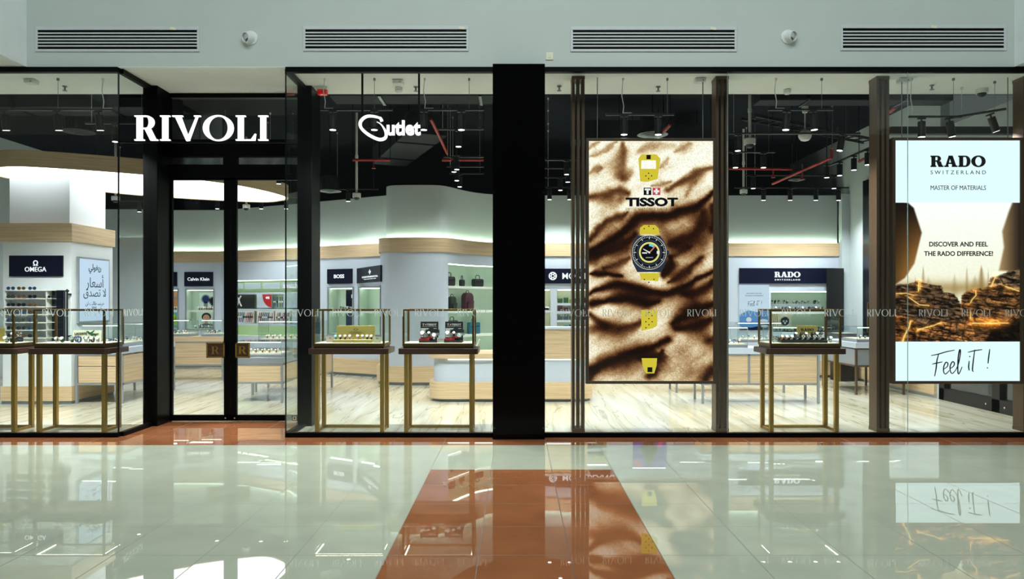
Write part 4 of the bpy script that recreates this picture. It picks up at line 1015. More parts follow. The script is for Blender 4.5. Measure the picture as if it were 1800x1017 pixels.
npic('boss', .4, .97, 1.45, 1.9, .26, 'dark picture with a white word high in the niche left of the round pillar', NAVY, lambda t, o, e, w_, h: (lambda m: (put_text(m, 'BOSS', o + e * (w_ * .72) + UZ * (h * .68), e, UZ, w_ * .6, h * .18, .004, .05), m.build('lettering', LETTERS, t)))(MB(Vector(t.location))))
npic('boss', .4, .97, .95, 1.38, .26, 'dark blue city picture low in the niche left of the round pillar', mat('night_print', (30, 52, 84), .4, var=.6, scale=(14, 14, 9)))
def rays(t, o, e, w_, h):
    layer(t, 'ray_print', GOLDCARD, [[(w_ * .05, h), (w_ * .18, h), (w_ * .75, h * .35), (w_ * .7, h * .35)], [(w_ * .5, h), (w_ * .6, h), (w_ * .98, h * .4), (w_ * .94, h * .38)]], o, e)
    layer(t, 'watch_print', GUNMETAL, [circ(w_ * .7, h * .3, h * .16), rect(w_ * .62, w_ * .78, 0, h * .6)], o, e, .003)
npic('continental', .5, .9, 1.44, 1.9, .26, 'cream picture with golden rays in the niche beside the round pillar', CREAM, rays)
npic('continental', .5, .9, .95, 1.38, .26, 'pale picture of a watch low in the niche beside the round pillar', mat('pale_green_print', (204, 220, 206), .5, var=.1), lambda t, o, e, w_, h: layer(t, 'watch_print', GUNMETAL, [circ(w_ * .62, h * .5, h * .2), rect(w_ * .54, w_ * .7, h * .05, h * .95)], o, e))
p, rz = npos('continental', .36, 1.43, .1); o = MB().box(-.07, .07, -.05, .05, 0, .13).build('gift_box', GOLDCARD, loc=p, bevel=.004); o.rotation_euler = (0, 0, rz); tag(o, 'small golden box on the shelf of the niche beside the round pillar', 'box')
# purple advertising picture hidden from straight view but mirrored in the walkway floor
npic('purple', .02, .98, .97, 1.93, .045, 'purple lit picture of a watch behind the sand dune screen', glow('purple_screen', (84, 84, 176), .9), lambda t, o, e, w_, h: (layer(t, 'snow_print', glow('snow_screen', (208, 214, 244), .9), [[(0, 0), (w_, 0), (w_, h * .16), (w_ * .6, h * .28), (w_ * .35, h * .24), (0, h * .1)]], o, e), layer(t, 'watch_print', CHROME, [circ(w_ * .5, h * .62, w_ * .26), rect(w_ * .4, w_ * .6, h * .35, h * .95)], o, e, .003), layer(t, 'dial_print', MATS['dial_black'], [circ(w_ * .5, h * .62, w_ * .21)], o, e, .005), layer(t, 'glow_print', glow('pink_screen', (226, 80, 140), .9), [[(0, h * .9), (w_ * .25, h), (w_ * .3, h * .93), (w_ * .05, h * .8)], [(w_ * .75, h * .5), (w_, h * .3), (w_, h * .4), (w_ * .8, h * .58)]], o, e)))
# RADO side picture right of the slatted post
def blue_ad(t, o, e, w_, h):
    layer(t, 'water_print', glow('ad_blue', (92, 146, 200), .95), [[(0, h * .06), (w_, h * .06), (w_, h * .47), (w_ * .6, h * .40), (w_ * .3, h * .44), (0, h * .34)]], o, e)
    layer(t, 'shade_print', glow('ad_navy', (20, 34, 62), .9), [[(0, 0), (w_, 0), (w_, h * .2), (w_ * .7, h * .1), (w_ * .4, h * .06), (0, h * .09)], circ(w_ * .32, h * .205, w_ * .085)], o, e, .003)
    layer(t, 'stone_print', glow('ad_stone', (214, 224, 230), .9), [circ(w_ * .32, h * .23, w_ * .09), circ(w_ * .82, h * .2, w_ * .14, h * .05), circ(w_ * .85, h * .09, w_ * .12, h * .03)], o, e, .004)
    m = MB(Vector(t.location)); put_text(m, 'DISCOVER AND FEEL', o + e * (w_ * .5) + UZ * (h * .81), e, UZ, w_ * .52, h * .026, .002); put_text(m, 'THE RADO DIFFERENCE!', o + e * (w_ * .5) + UZ * (h * .76), e, UZ, w_ * .62, h * .026, .002)
    m.build('lettering', INK, t)
    feel(t, o + e * (w_ * .26) + UZ * (h * .52), e, w_ * .5, h * .13, .004)
def feel(t, o, e, w_, h, r_, mt=None):
    """the handwritten line 'Feel it !' as brush strokes in a box w_ x h"""
    strokes = [[(.0, .78), (.12, .83), (.26, .92), (.40, .98)], [(.13, .84), (.10, .6), (.085, .3), (.06, .0)], [(.02, .46), (.1, .5), (.19, .54)],
               [(.215, .27), (.275, .37), (.285, .49), (.25, .52), (.215, .36), (.215, .16), (.25, .09), (.31, .22)], [(.325, .29), (.385, .39), (.395, .51), (.36, .54), (.325, .38), (.33, .18), (.365, .11), (.42, .24)],
               [(.42, .24), (.47, .5), (.50, .88), (.488, 1.0), (.462, .7), (.455, .2), (.475, .10), (.53, .36)],
               [(.65, .58), (.64, .36), (.65, .22)], [(.655, .72), (.662, .76)], [(.745, 1.0), (.72, .6), (.705, .25), (.72, .18)], [(.63, .9), (.74, .96), (.87, 1.0)], [(1.0, 1.02), (.98, .7), (.97, .48)], [(.962, .34), (.96, .30)]]
    m = MB(Vector(t.location)); n = e.cross(UZ)
    for s in strokes:
        pts = spline(s, 4) if len(s) > 2 else s
        m.tube([o + e * (x * w_) + UZ * (y * h) + n * .001 for x, y in pts], [r_ * (.55 + .45 * math.sin(3.1 * (k + .5) / len(pts))) for k in range(len(pts))], 6)
    m.build('handwriting', mt or INK, t)
s0 = wall_s(1299); a = wall_pt(s0, .004); t = thing('lit_picture', 'blue lit picture panel with handwriting below the left end of the long right wall sign', 'picture', a + UZ * 1.02)
wd = wall_pt(wall_s(1351)).x - a.x; o = a + UZ * 1.02; MB(o).plate([rect(0, wd, 0, .98)], o, RX, UZ, .02).build('screen', glow('ad_sky', (206, 228, 244), .95), t)
blue_ad(t, o + Vector((0, -.0205, 0)), RX, wd, .98)
def big_dial(t, o, e, w_, h):
    layer(t, 'strap_print', MATS['rose_gold'], [[(w_ * (.04 + .085 * k), h * .02), (w_ * (.07 + .085 * k), h * .02), (w_ * (.05 + .085 * k), h * .98), (w_ * (.02 + .085 * k), h * .98)] for k in range(5)], o, e)
    layer(t, 'watch_print', CHROME, [circ(w_ * .72, h * .45, w_ * .22)], o, e, .003); layer(t, 'dial_print', MATS['dial_black'], [circ(w_ * .72, h * .45, w_ * .18)], o, e, .005); layer(t, 'subdial_print', CHROME, [circ(w_ * .66, h * .45, w_ * .045), circ(w_ * .78, h * .45, w_ * .045), circ(w_ * .72, h * .32, w_ * .045)], o, e, .006)
npic('rado', .03, .42, 1.06, 1.38, .3, 'picture of a large watch dial low in the wide niche at right', CREAM, big_dial)
# ------------------------------------------------------------------ bags in the curved niche
mat('bag_black', (14, 14, 16), .5, var=.2, scale=(30, 30, 30)); mat('bag_green', (22, 34, 32), .5, var=.2); mat('bag_maroon', (62, 26, 40), .55, var=.15); mat('bag_teal', (16, 92, 116), .45, var=.08)
def bag(key, f, z, d, w_, h, dp, mt, label, kind, rz_off=0):
    p, rz = npos(key, f, z, d); t = thing({'pack': 'backpack', 'case': 'briefcase', 'pouch': 'shoulder_bag'}[kind], label, 'bag', p, rz + R(rz_off), 'bags in the curved niche')
    M_ = MATS[mt]
    r_ = min(w_, h) * {'pack': .42, 'case': .1, 'pouch': .22}[kind]
    if kind == 'pack': prof = [(-w_ / 2, 0), (w_ / 2, 0), (w_ / 2, h - r_)] + [(w_ / 2 - r_ + r_ * math.cos(R(a)), h - r_ + r_ * math.sin(R(a))) for a in range(15, 91, 15)] + [(-w_ / 2 + r_ + r_ * math.cos(R(a)), h - r_ + r_ * math.sin(R(a))) for a in range(90, 181, 15)]
    else: prof = rrect(-w_ / 2, w_ / 2, 0, h, r_, 5)
    m = MB(); m.plate([prof], (0, dp / 2, 0), RX, UZ, dp); m.build('body', M_, t, bevel=.015)
    if kind == 'pack':
        m = MB(); m.plate([rrect(-w_ * .36, w_ * .36, h * .06, h * .48, .02, 4)], (0, -dp / 2, 0), RX, UZ, .035); m.build('front_pocket', M_, t, bevel=.01)
        m = MB(); m.plate([rrect(-w_ * .33, w_ * .33, h * .40, h * .54, .01, 3)], (0, -dp / 2 - .036, 0), RX, UZ, .006); m.build('pocket_flap', M_, t)
        m = MB(); m.tube(spline([(-.04, 0, h - .01), (-.035, 0, h + .035), (.035, 0, h + .035), (.04, 0, h - .01)], 5), .008, 6); m.build('handle', M_, t, smooth=True)
    else:
        k = .3 if kind == 'case' else .8; hh = .11 if kind == 'case' else .05
        m = MB(); m.tube(spline([(-w_ * .2, 0, h - .01), (-w_ * .17, 0, h + hh * k + .03), (w_ * .17, 0, h + hh * k + .03), (w_ * .2, 0, h - .01)], 5), .008, 6); m.build('handle', M_, t, smooth=True)
        m = MB(); m.plate([rect(-w_ * .42, w_ * .42, h * .62, h * .66)], (0, -dp / 2, 0), RX, UZ, .004); m.build('zip', GUNMETAL, t)
        m = MB(); m.plate([rect(-.012, .012, h * .78, h * .84)], (0, -dp / 2, 0), RX, UZ, .004); m.build('badge', CHROME, t)
def fpx(key, px):
    s0, s1, _, _ = NICHE[key]; return (wall_s(px) - s0) / (s1 - s0)
F_ = lambda px: fpx('luggage', px)
bag('luggage', F_(801), 1.955, .16, .27, .19, .12, 'bag_black', 'wide black pouch bag, left on the top shelf of the curved niche', 'pouch')
bag('luggage', F_(823), 1.955, .16, .12, .14, .08, 'bag_black', 'small black pouch bag, middle of the top shelf of the curved niche', 'pouch')
bag('luggage', F_(848), 1.955, .16, .26, .165, .11, 'bag_black', 'black shoulder bag with a handle, right on the top shelf of the curved niche', 'pouch')
bag('luggage', F_(793), 1.455, .22, .10, .32, .08, 'bag_maroon', 'dark red backpack mostly hidden behind the round pillar', 'pack')
bag('luggage', F_(803), 1.455, .12, .19, .29, .1, 'bag_green', 'dark green backpack, left on the second shelf of the curved niche', 'pack')
bag('luggage', F_(832), 1.455, .16, .26, .37, .14, 'bag_maroon', 'dark red backpack standing alone on the second shelf of the curved niche', 'pack')
bag('luggage', F_(806), .955, .16, .34, .3, .1, 'bag_green', 'dark green briefcase on the third shelf of the curved niche', 'case')
bag('luggage', F_(842), .955, .16, .31, .245, .1, 'bag_teal', 'teal briefcase on the third shelf of the curved niche', 'case')
bag('luggage', F_(905), 1.455, .16, .26, .3, .12, 'bag_black', 'black backpack on the second shelf behind the black column', 'pack')
bag('luggage', F_(835), .45, .16, .22, .2, .1, 'bag_maroon', 'dark red bag on the bottom of the curved niche', 'case')
# leather goods in rows
cols = [('goods_green', (52, 92, 60)), ('goods_lime', (120, 150, 50)), ('goods_maroon', (70, 32, 42)), ('goods_navy', (26, 34, 66)), ('goods_grey', (70, 84, 84)), ('goods_teal', (50, 140, 160)), ('goods_red', (160, 40, 50)), ('goods_black', (26, 28, 32))]
for a, b in cols: mat(a, b, .5, var=.1)
rowc = {1.605: ('goods_green', 'goods_green', 'goods_lime', 'goods_maroon', 'goods_navy', 'goods_navy', 'goods_green', 'goods_maroon'), 1.43: ('goods_maroon', 'goods_maroon', 'goods_grey', 'goods_black', 'goods_maroon', 'goods_black', 'goods_grey', 'goods_green'),
        1.24: ('goods_grey', 'goods_grey', 'goods_green', 'goods_grey', 'goods_navy', 'goods_grey', 'goods_black', 'goods_grey'), 1.02: ('goods_teal', 'goods_teal', 'goods_navy', 'goods_red', 'goods_red', 'goods_teal', 'goods_black', 'goods_red')}
for (z, lst), rn in zip(rowc.items(), ('top', 'second', 'third', 'bottom')):
    for k, mt in enumerate(lst):
        p, rz = npos('leather', .07 + .115 * k, z, .12); hh = .085 + .035 * ((k * 7 + int(z * 100)) % 3) / 2
        t = thing('leather_wallet', '%s small %s leather wallet on the %s shelf below the round white emblem' % (nth(k, 8), mt.split('_')[1], rn), 'wallet', p, rz + R(random.uniform(-6, 6)), 'leather goods in rows')
        m = MB(); m.box(-.055, .055, -.018, .018, 0, hh); m.build('body', MATS[mt], t, bevel=.008)
        m = MB(); m.box(-.05, .05, -.0195, -.0175, hh * .55, hh * .57); m.build('seam', BLACKP, t)
for z, rn in ((1.45, 'shelf'), (1.02, 'floor')):
    for k in range(3):
        p, rz = npos('pen', .3 + .25 * k, z, .12); t = thing('pen_box', '%s dark pen box on the %s of the niche beside the black column' % (NTH[k], rn), 'box', p)
        m = MB(); m.box(-.06, .06, -.03, .03, 0, .05); m.build('box', BLACKP, t, bevel=.004); m = MB(); m.cyl((-.05, 0, .058), (.05, 0, .058), .008, n=8); m.build('pen', CHROME, t)
# ------------------------------------------------------------------ colourful watch wall beyond the right door leaf
def npanel(f0, f1, z0, z1, d, label, mt, lean=0):
    return npic('strap', f0, f1, z0, z1, d, label, mt)
SF = lambda px: fpx('strap', px)
for k, (a, b) in enumerate(((404, 421), (424, 452), (456, 486), (489, 520), (523, 547))):
    npic('strap', SF(a), SF(b), 1.95, 2.09, .12, 'white header box over the colourful watch wall, %s' % nth(k, 5), WHITE, (lambda t, o, e, w_, h: (lambda m: (put_text(m, 'swatch', o + e * (w_ * .5) + UZ * (h * .5), e, UZ, w_ * .8, None, .004, .02), m.build('lettering', LETTERS, t)))(MB(Vector(t.location)))) if k == 3 else None, name='header_box', cat='sign')
def squiggle(t, o, e, w_, h):
    m = MB(Vector(t.location)); m.tube([o + e * (w_ * x) + UZ * (h * y) for x, y in spline([(.1, .9), (.22, .55), (.12, .1)], 5)], .02, 6); m.tube([o + e * (w_ * x) + UZ * (h * y) for x, y in spline([(.34, .9), (.24, .55), (.36, .1)], 5)], .02, 6); m.build('print', MATS['strap_white'], t)
npic('strap', SF(404), SF(438), 1.48, 1.81, .16, 'black picture with a white figure on the colourful watch wall', INK, squiggle)
def sale(t, o, e, w_, h):
    layer(t, 'sale_print', mat('sale_red', (186, 24, 32), .5), [[(w_, h)] + [(w_ - w_ * .62 * math.cos(R(a)), h - h * .96 * math.sin(R(a))) for a in range(0, 91, 10)]], o, e)
    m = MB(Vector(t.location)); put_text(m, '40%', o + e * (w_ * .74) + UZ * (h * .75) - e.cross(UZ) * -.003, e, UZ, w_ * .26, None, .003, .03); m.build('lettering', LETTERS, t)
npic('strap', SF(443), SF(469), 1.48, 1.81, .16, 'white picture with a red quarter circle reading 40% on the watch wall', WHITE, sale)
npic('strap', SF(491), SF(519), 1.48, 1.81, .16, 'blank white picture on the colourful watch wall', WHITE)
SWC = ['strap_black', 'strap_teal', 'strap_white', 'strap_blue', 'strap_red', 'strap_black', 'strap_orange', 'strap_brown', 'strap_pink', 'strap_blue']
SW = {}
def strap_watch(col):
    if col not in SW:
        t = thing('strap_watch', 'w', 'watch')
        m = MB(); m.box(-.011, .011, -.004, .004, 0, .11); m.box(-.011, .011, -.004, .004, .15, .25); m.build('strap', MATS[col], t, bevel=.003)
        m = MB(); m.cyl((0, .004, .13), (0, -.008, .13), .021, n=14); m.build('case', MATS['dial_white' if SWC.index(col) % 2 else 'dial_black'], t)
        SW[col] = [t, False]
    return SW[col]
def swatch_row(pxs, z, d, lab, grp, lean=0):
    for k, px in enumerate(pxs):
        p, rz = npos('strap', SF(px), z, d); col = SWC[(k * 3 + int(px)) % 10]; r_ = strap_watch(col)
        lb = lab % nth(k, len(pxs))
        if r_[1]: o = dup(r_[0], p, rz, lb, grp)
        else: o = r_[0]; r_[1] = True; o.location = p; o['label'] = lb; o['group'] = grp
        o.rotation_euler = (0, R(lean), rz)
swatch_row([473 + 3.0 * k for k in range(6)], 1.50, .15, '%s upright strap watch beside the red quarter circle picture', 'strap watches in the upper row')
for k, (a, b, n, lab) in enumerate(((404, 436, 9, 'behind the door stile'), (441, 471, 8, 'in the middle'), (473, 499, 9, 'on the right'))):
    npic('strap', SF(a), SF(b), 1.105, 1.40, .20, 'white slanted tray of strap watches %s of the watch wall' % lab, MATS['strap_white'], name='watch_tray', cat='tray')
    swatch_row([a + 2 + (b - a - 4) * (j + .5) / n for j in range(n)], 1.125, .165, '%%s strap watch on the lower white tray %s of the watch wall' % lab, 'strap watches %s' % lab, 12)
npic('strap', SF(502), SF(520), 1.105, 1.40, .20, 'small white tray at the right end of the watch wall', WHITE, name='watch_tray', cat='tray')
# ------------------------------------------------------------------ corner at right: black tower and dark side panel
c = Vector((6.78, 14.95, 0)); t = thing('display_tower', 'black display tower with a small glass top in the right rear corner', 'display stand', c)
MB(c).box(6.62, 7.0, 14.8, 15.2, 0, .98).build('tower_body', BLACKP, t, bevel=.005)
m = MB(c); m.box(6.62, 7.0, 14.8, 14.806, .98, 1.36); m.box(6.62, 6.626, 14.806, 15.2, .98, 1.36); m.box(6.62, 7.0, 14.8, 15.2, 1.36, 1.366); m.build('glass_cover', CLEAR, t)
m = MB(c); m.box(6.64, 6.98, 14.86, 15.16, .98, .99); m.build('display_floor', CREAM, t)
m = MB(c); m.box(6.63, 6.66, 14.79, 14.80, .0, .95); m.build('gold_edge', GOLD, t)
m = MB(c); m.box(6.64, 7.0, 15.4, 15.44, .98, 2.35); m.build('back_panel', BLACKP, t)
m = MB(c); m.box(6.64, 7.0, 15.2, 15.44, .9, .98); m.build('rear_ledge', BLACKP, t)
c = Vector((7.1, 14.2, 0)); t = thing('dark_wall_panel', 'tall dark panel on the right side wall beside the corner', 'wall panel', c)
MB(c).box(7.09, 7.14, 13.9, 14.75, .36, 4.1).build('panel', mat('dark_panel', (20, 24, 34), .25, var=.15), t)
m = MB(c); m.box(7.075, 7.09, 14.3, 14.5, 1.05, 1.6); m.build('mirror', MIRROR, t)
m = MB(c); m.box(7.07, 7.09, 14.27, 14.3, 1.02, 1.63); m.box(7.07, 7.09, 14.5, 14.53, 1.02, 1.63); m.build('mirror_frame', GOLD, t)
# ------------------------------------------------------------------ square pillar: sign, sunglasses rack, mirror, arabic screen
y = PY0; o = Vector((wx(18, y), y - .032, wz(485.5, y))); wd = wx(112, y) - o.x; h = wz(449, y) - o.z
t = thing('pillar_sign', 'navy sign with a white emblem and word on the square pillar', 'sign', o)
MB(o).plate([rect(0, wd, 0, h)], (o.x, y - .001, o.z), RX, UZ, .03).build('panel', NAVY, t, bevel=.003)
m = MB(o); put_text(m, 'OMEGA', (o.x + wd * .5, o.y, o.z + h * .34), RX, UZ, wd * .40, h * .23, .006, .004); put_text(m, 'Ω', (o.x + wd * .5, o.y, o.z + h * .64), RX, UZ, None, h * .26, .006, .02); m.build('lettering', LETTERS, t)
yr = y - .18; xa, xb = wx(7, yr), wx(82, yr); zs = [wz(p, yr) for p in (509.6, 524, 538.5, 552, 566, 579.5, 593)]
t = thing('sunglasses_rack', 'white shelf rack with rows of sunglasses on the square pillar', 'rack', ((xa + xb) / 2, y, zs[-1])); c = Vector(t.location)
MB(c).box(xa, xb, y - .02, y - .001, zs[-1] - .06, zs[0] + .0).build('back_board', WHITEP, t)
for z in zs: MB(c).box(xa, xb, yr - .01, y - .02, z - .012, z).build('shelf', WHITEP, t)
m = MB(c)
for x in (xa, xb - .012): m.box(x, x + .012, yr, y - .02, zs[-1] - .06, zs[0])
m.build('side_panel', WHITEP, t)
m = MB(c)
for z in zs[1:4] + zs[4:]: m.box(wx(66, yr), xb - .012, yr - .012, yr - .01, z - .014, z + .002)
m.build('price_rail', CREAM, t)
def sunglasses(lens, frame):
    t = thing('sunglasses', 's', 'sunglasses'); r_ = .031
    m = MB()
    for s in (-1, 1): m.plate(ring(s * .037, .03, r_, r_ * .86, r_ * .86, r_ * .73, n=18), (0, 0, 0), RX, UZ, .004); m.tube([(s * .067, .0, .035), (s * .068, .07, .034), (s * .066, .12, .018)], .002, 5)
    m.box(-.008, .008, -.004, 0, .034, .039); m.build('frame', frame, t)
    for s in (-1, 1):
        m = MB(); m.plate([circ(s * .037, .03, r_ * .88, r_ * .75, 18)], (0, -.001, 0), RX, UZ, .002); m.build('lens', lens, t)
    return t
SG = [sunglasses(mat('lens_blue', (28, 66, 110), .1, spec=.8, var=.3, scale=(20, 20, 20)), CHROME), sunglasses(mat('lens_brown', (96, 66, 48), .1, spec=.8, var=.3, scale=(20, 20, 20)), GOLD), sunglasses(mat('lens_dark', (20, 24, 34), .08, spec=.8, var=.3), BLACKP), sunglasses(mat('lens_green', (60, 70, 50), .1, spec=.8, var=.3), BLACKP)]
used = [False] * 4
pat = [(0, 1, 0), (3, 1, 2), (2, 2, 1), (2, 0, 2), (0, 3, 0), (2, 2, 0), (2, 1, 2)]
cn = ['blue', 'brown', 'dark', 'green tinted']; rn_ = ['top', 'second', 'third', 'fourth', 'fifth', 'sixth', 'bottom']
for r_, z in enumerate(zs):
    for k, px in enumerate((17.5, 36, 55.5)):
        g = pat[r_][k]; loc = (wx(px, yr), yr + .02, z); lb = '%s sunglasses on the %s shelf of the pillar rack, %s' % (cn[g], rn_[r_], ('left', 'middle', 'right')[k])
        if used[g]: o = dup(SG[g], loc, R(random.uniform(-8, 8)), lb, 'sunglasses on the pillar rack')
        else: o = SG[g]; used[g] = True; o.location = loc; o['label'] = lb; o['group'] = 'sunglasses on the pillar rack'
xa2, xb2 = xb + .008, wx(110, yr + .1); c = Vector(((xa2 + xb2) / 2, y, zs[-1] - .06)); t = thing('mirror_panel', 'dark mirror panel right of the sunglasses rack', 'mirror', c)
MB(c).box(xa2, xb2, y - .06, y - .001, zs[-1] - .06, zs[0]).build('mirror_glass', mat('smoked_mirror', (34, 40, 54), .1, metal=.7, var=.2), t)
for z in zs: MB(c).box(xa2, xa2 + .07, y - .20, y - .06, z - .008, z).build('shelf_clip', CREAM, t)
o = dup(SG[2], (xa2 + .062, y - .18, zs[1]), 0, 'single dark sunglasses on a clip of the dark mirror panel', 'sunglasses on the pillar rack'); o.scale = (.8, .8, .8)
xp = wx(118, y - .1); c = Vector((xp, y - .1, zs[-1] - .06)); t = thing('lock_rod', 'black locking rod with a finial right of the dark mirror panel', 'rod', c)
m = MB(c); m.cyl((xp, y - .1, zs[-1] - .06), (xp, y - .1, zs[0] - .03), .014, n=12); m.build('rod', BLACKP, t)
m = MB(c); m.lathe([(.01, 0), (.028, .01), (.03, .025), (.012, .04), (.004, .05)], (xp, y - .1, zs[0] - .03), 14); m.build('finial', BLACKP, t)
m = MB(c); m.box(xp - .01, xp + .01, y - .1, y - .001, zs[0] - .08, zs[0] - .05); m.box(xp - .01, xp + .01, y - .1, y - .001, zs[-1], zs[-1] + .03); m.build('bracket', BLACKP, t)
x = PX1 + .032; ya, yb = 11.72, 12.62; z0, z1 = wz(568, 11.72), wz(450.5, 11.72); o = Vector((x, ya, z0)); Yv = Vector((0, 1, 0))
t = thing('advertising_screen', 'pale lit screen with arabic writing on the side of the square pillar', 'screen', o)
MB(o).plate([rect(0, yb - ya, 0, z1 - z0)], (PX1 + .001, ya, z0), Yv, UZ, .03).build('frame', GREY, t)
MB(o).plate([rect(.03, yb - ya - .03, .03, z1 - z0 - .03)], o, Yv, UZ, .004).build('screen', glow('pale_screen', (206, 228, 250), 1.0), t)
m = MB(o); q_ = lambda body, fy, fw, b=.0: put_text(m, body, (x + .0045, (ya + yb) / 2, z0 + (z1 - z0) * fy), Yv, UZ, (yb - ya) * fw, None, .002, b)
q_('\uFEF2\uFEDF\uFEEE\uFED4\uFEF3\uFEAD', .83, .4, .02); q_('\uFEAD\uFE8E\uFECC\uFEB3\uFE83', .62, .56, .0); q_('\uFED5\uFEAA\uFEBC\uFE97 \uFEFB', .45, .72, .0)
q_('\uFEE6\uFEDF \uFE96\uFEDF\uFE8E\uFEC3 \uFEB4\uFEE8\uFEAE\uFEA7', .29, .6); q_('\uFEAA\uFE9F 70% \uFEF2\uFE97\uFEA3', .2, .5)
m.build('lettering', mat('screen_ink', (40, 62, 84), .6), t)
# ------------------------------------------------------------------ brass framed watch cases in the windows
def window_case(xc, label):
    c = Vector((xc, 9.28, 0)); t = thing('watch_case_table', label, 'display case', c, group='brass framed watch cases')
    x0, x1, ya, yb = xc - .5, xc + .5, 9.0, 9.56
    MB(c).prism(rrect(x0, x1, ya, yb, .05, 5), .99, 1.06).build('table_top', WALNUT, t, bevel=.004)
    for x in (xc - .435, xc + .387):
        for y in (9.09, 9.415): MB(c).box(x, x + .048, y, y + .048, 0, .99).build('leg', GOLD, t)
    m = MB(c); m.box(xc - .387, xc + .387, 9.425, 9.455, .0, .035)
    for x in (xc - .425, xc + .40): m.box(x, x + .025, 9.138, 9.415, 0, .035)
    m.build('foot_rail', GOLD, t)
    a, b, p, q_ = xc - .45, xc + .45, 9.05, 9.50
    MB(c).box(a + .01, b - .01, p + .01, q_ - .01, 1.06, 1.085).build('case_plinth', WALNUT, t)
    m = MB(c); g = .025
    for z0, z1 in ((1.085, 1.12), (1.53, 1.552)):
        m.box(a, b, p, p + g, z0, z1); m.box(a, b, q_ - g, q_, z0, z1); m.box(a, a + g, p + g, q_ - g, z0, z1); m.box(b - g, b, p + g, q_ - g, z0, z1)
    for x in (a, b - g):
        for y in (p, q_ - g): m.box(x, x + g, y, y + g, 1.12, 1.53)
    m.build('brass_frame', BRASS, t, bevel=.002)
    m = MB(c); e = .005
    m.box(a + g, b - g, p + .006, p + .006 + e, 1.12, 1.53); m.box(a + g, b - g, q_ - .012, q_ - .012 + e, 1.12, 1.53); m.box(a + .006, a + .006 + e, p + g, q_ - g, 1.12, 1.53); m.box(b - .012, b - .012 + e, p + g, q_ - g, 1.12, 1.53)
    m.box(a + g, b - g, p + g, q_ - g, 1.54, 1.546); m.build('glass_panel', CLEAR, t)
    m = MB(c); m.box(a + .03, b - .03, p + g, p + g + .012, 1.532, 1.538); m.box(a + g, a + g + .012, p + .04, q_ - .04, 1.532, 1.538); m.box(b - g - .012, b - g, p + .04, q_ - .04, 1.532, 1.538); m.build('light_strip', LEDW, t)
    MB(c).box(a + .015, b - .015, p + .015, q_ - .015, 1.085, 1.125).build('display_floor', CREAM, t)
    return c
ZC = 1.1255
XA, XB, XC_, XD, XE = -6.75, -5.61, -2.1, -.975, 3.635
for x, lb in ((XA, 'brass framed watch case cut off by the left edge of the photo'), (XB, 'brass framed watch case with a crocodile card in the left window'), (XC_, 'brass framed watch case with a golden card and a row of watches'), (XD, 'brass framed watch case with two black watch stands beside the black column'), (XE, 'brass framed watch case with a black tray and golden card in the right window')): window_case(x, lb)
def big_watch(style, s=1.0):
    """display watch with its parts: strap, case, bezel, dial with hands"""
    st, ca, di = style; t = thing('display_watch', 'w', 'watch'); n = 20
    def hoop(k): return [(math.cos(2 * math.pi * i / n) * .024 * k, math.sin(2 * math.pi * i / n) * .03 * k + .031) for i in range(n)]
    m = MB()
    for x0, x1 in ((-.0095, .0095),):
        o_, i_ = hoop(1), hoop(.86)
        m.add([(x, y, z) for x in (x0, x1) for y, z in o_] + [(x, y, z) for x in (x0, x1) for y, z in i_],
              [(i, (i + 1) % n, n + (i + 1) % n, n + i) for i in range(n)] + [(2 * n + i, 2 * n + (i + 1) % n, 3 * n + (i + 1) % n, 3 * n + i) for i in range(n)] +
              [(i, (i + 1) % n, 2 * n + (i + 1) % n, 2 * n + i) for i in range(n)] + [(n + i, n + (i + 1) % n, 3 * n + (i + 1) % n, 3 * n + i) for i in range(n)])
    m.build('strap', MATS[st], t, smooth=True)
    d = Vector((0, -.75, .66)).normalized(); c0 = Vector((0, -.019, .048))
    m = MB(); m.cyl(c0, c0 + d * .009, .021, .019, n=24); m.cyl(c0 + Vector((.02, 0, 0)) + d * .004, c0 + Vector((.026, 0, 0)) + d * .004, .003, n=8); m.build('case', MATS[ca], t, smooth=True)
    m = MB(); m.cyl(c0 + d * .009, c0 + d * .0095, .0165, n=24); dl = m.build('dial', MATS[di], t)
    m = MB(); r_ = Vector((1, 0, 0)); u = r_.cross(d) * -1; o = c0 + d * .0096
    m.plate([rect(-.0008, .0008, 0, .012), [(0, -.0008), (.009, -.0038), (.0095, -.003), (0, .0008)]], o, r_, u, .0006); m.build('hands', MATS['dial_black' if di in ('dial_white', 'dial_mint') else 'dial_white'], dl)
    return t
BW = {}
def show(style, x, y, z, label, group, s=1.0, rz=0):
    if style not in BW:
        o = big_watch(style); BW[style] = o; o.location = (x, y, z); o['label'] = label; o['group'] = group; o.rotation_euler = (0, 0, R(rz))
    else: o = dup(BW[style], (x, y, z), R(rz), label, group)
    o.scale = (s, s, s)
    return o
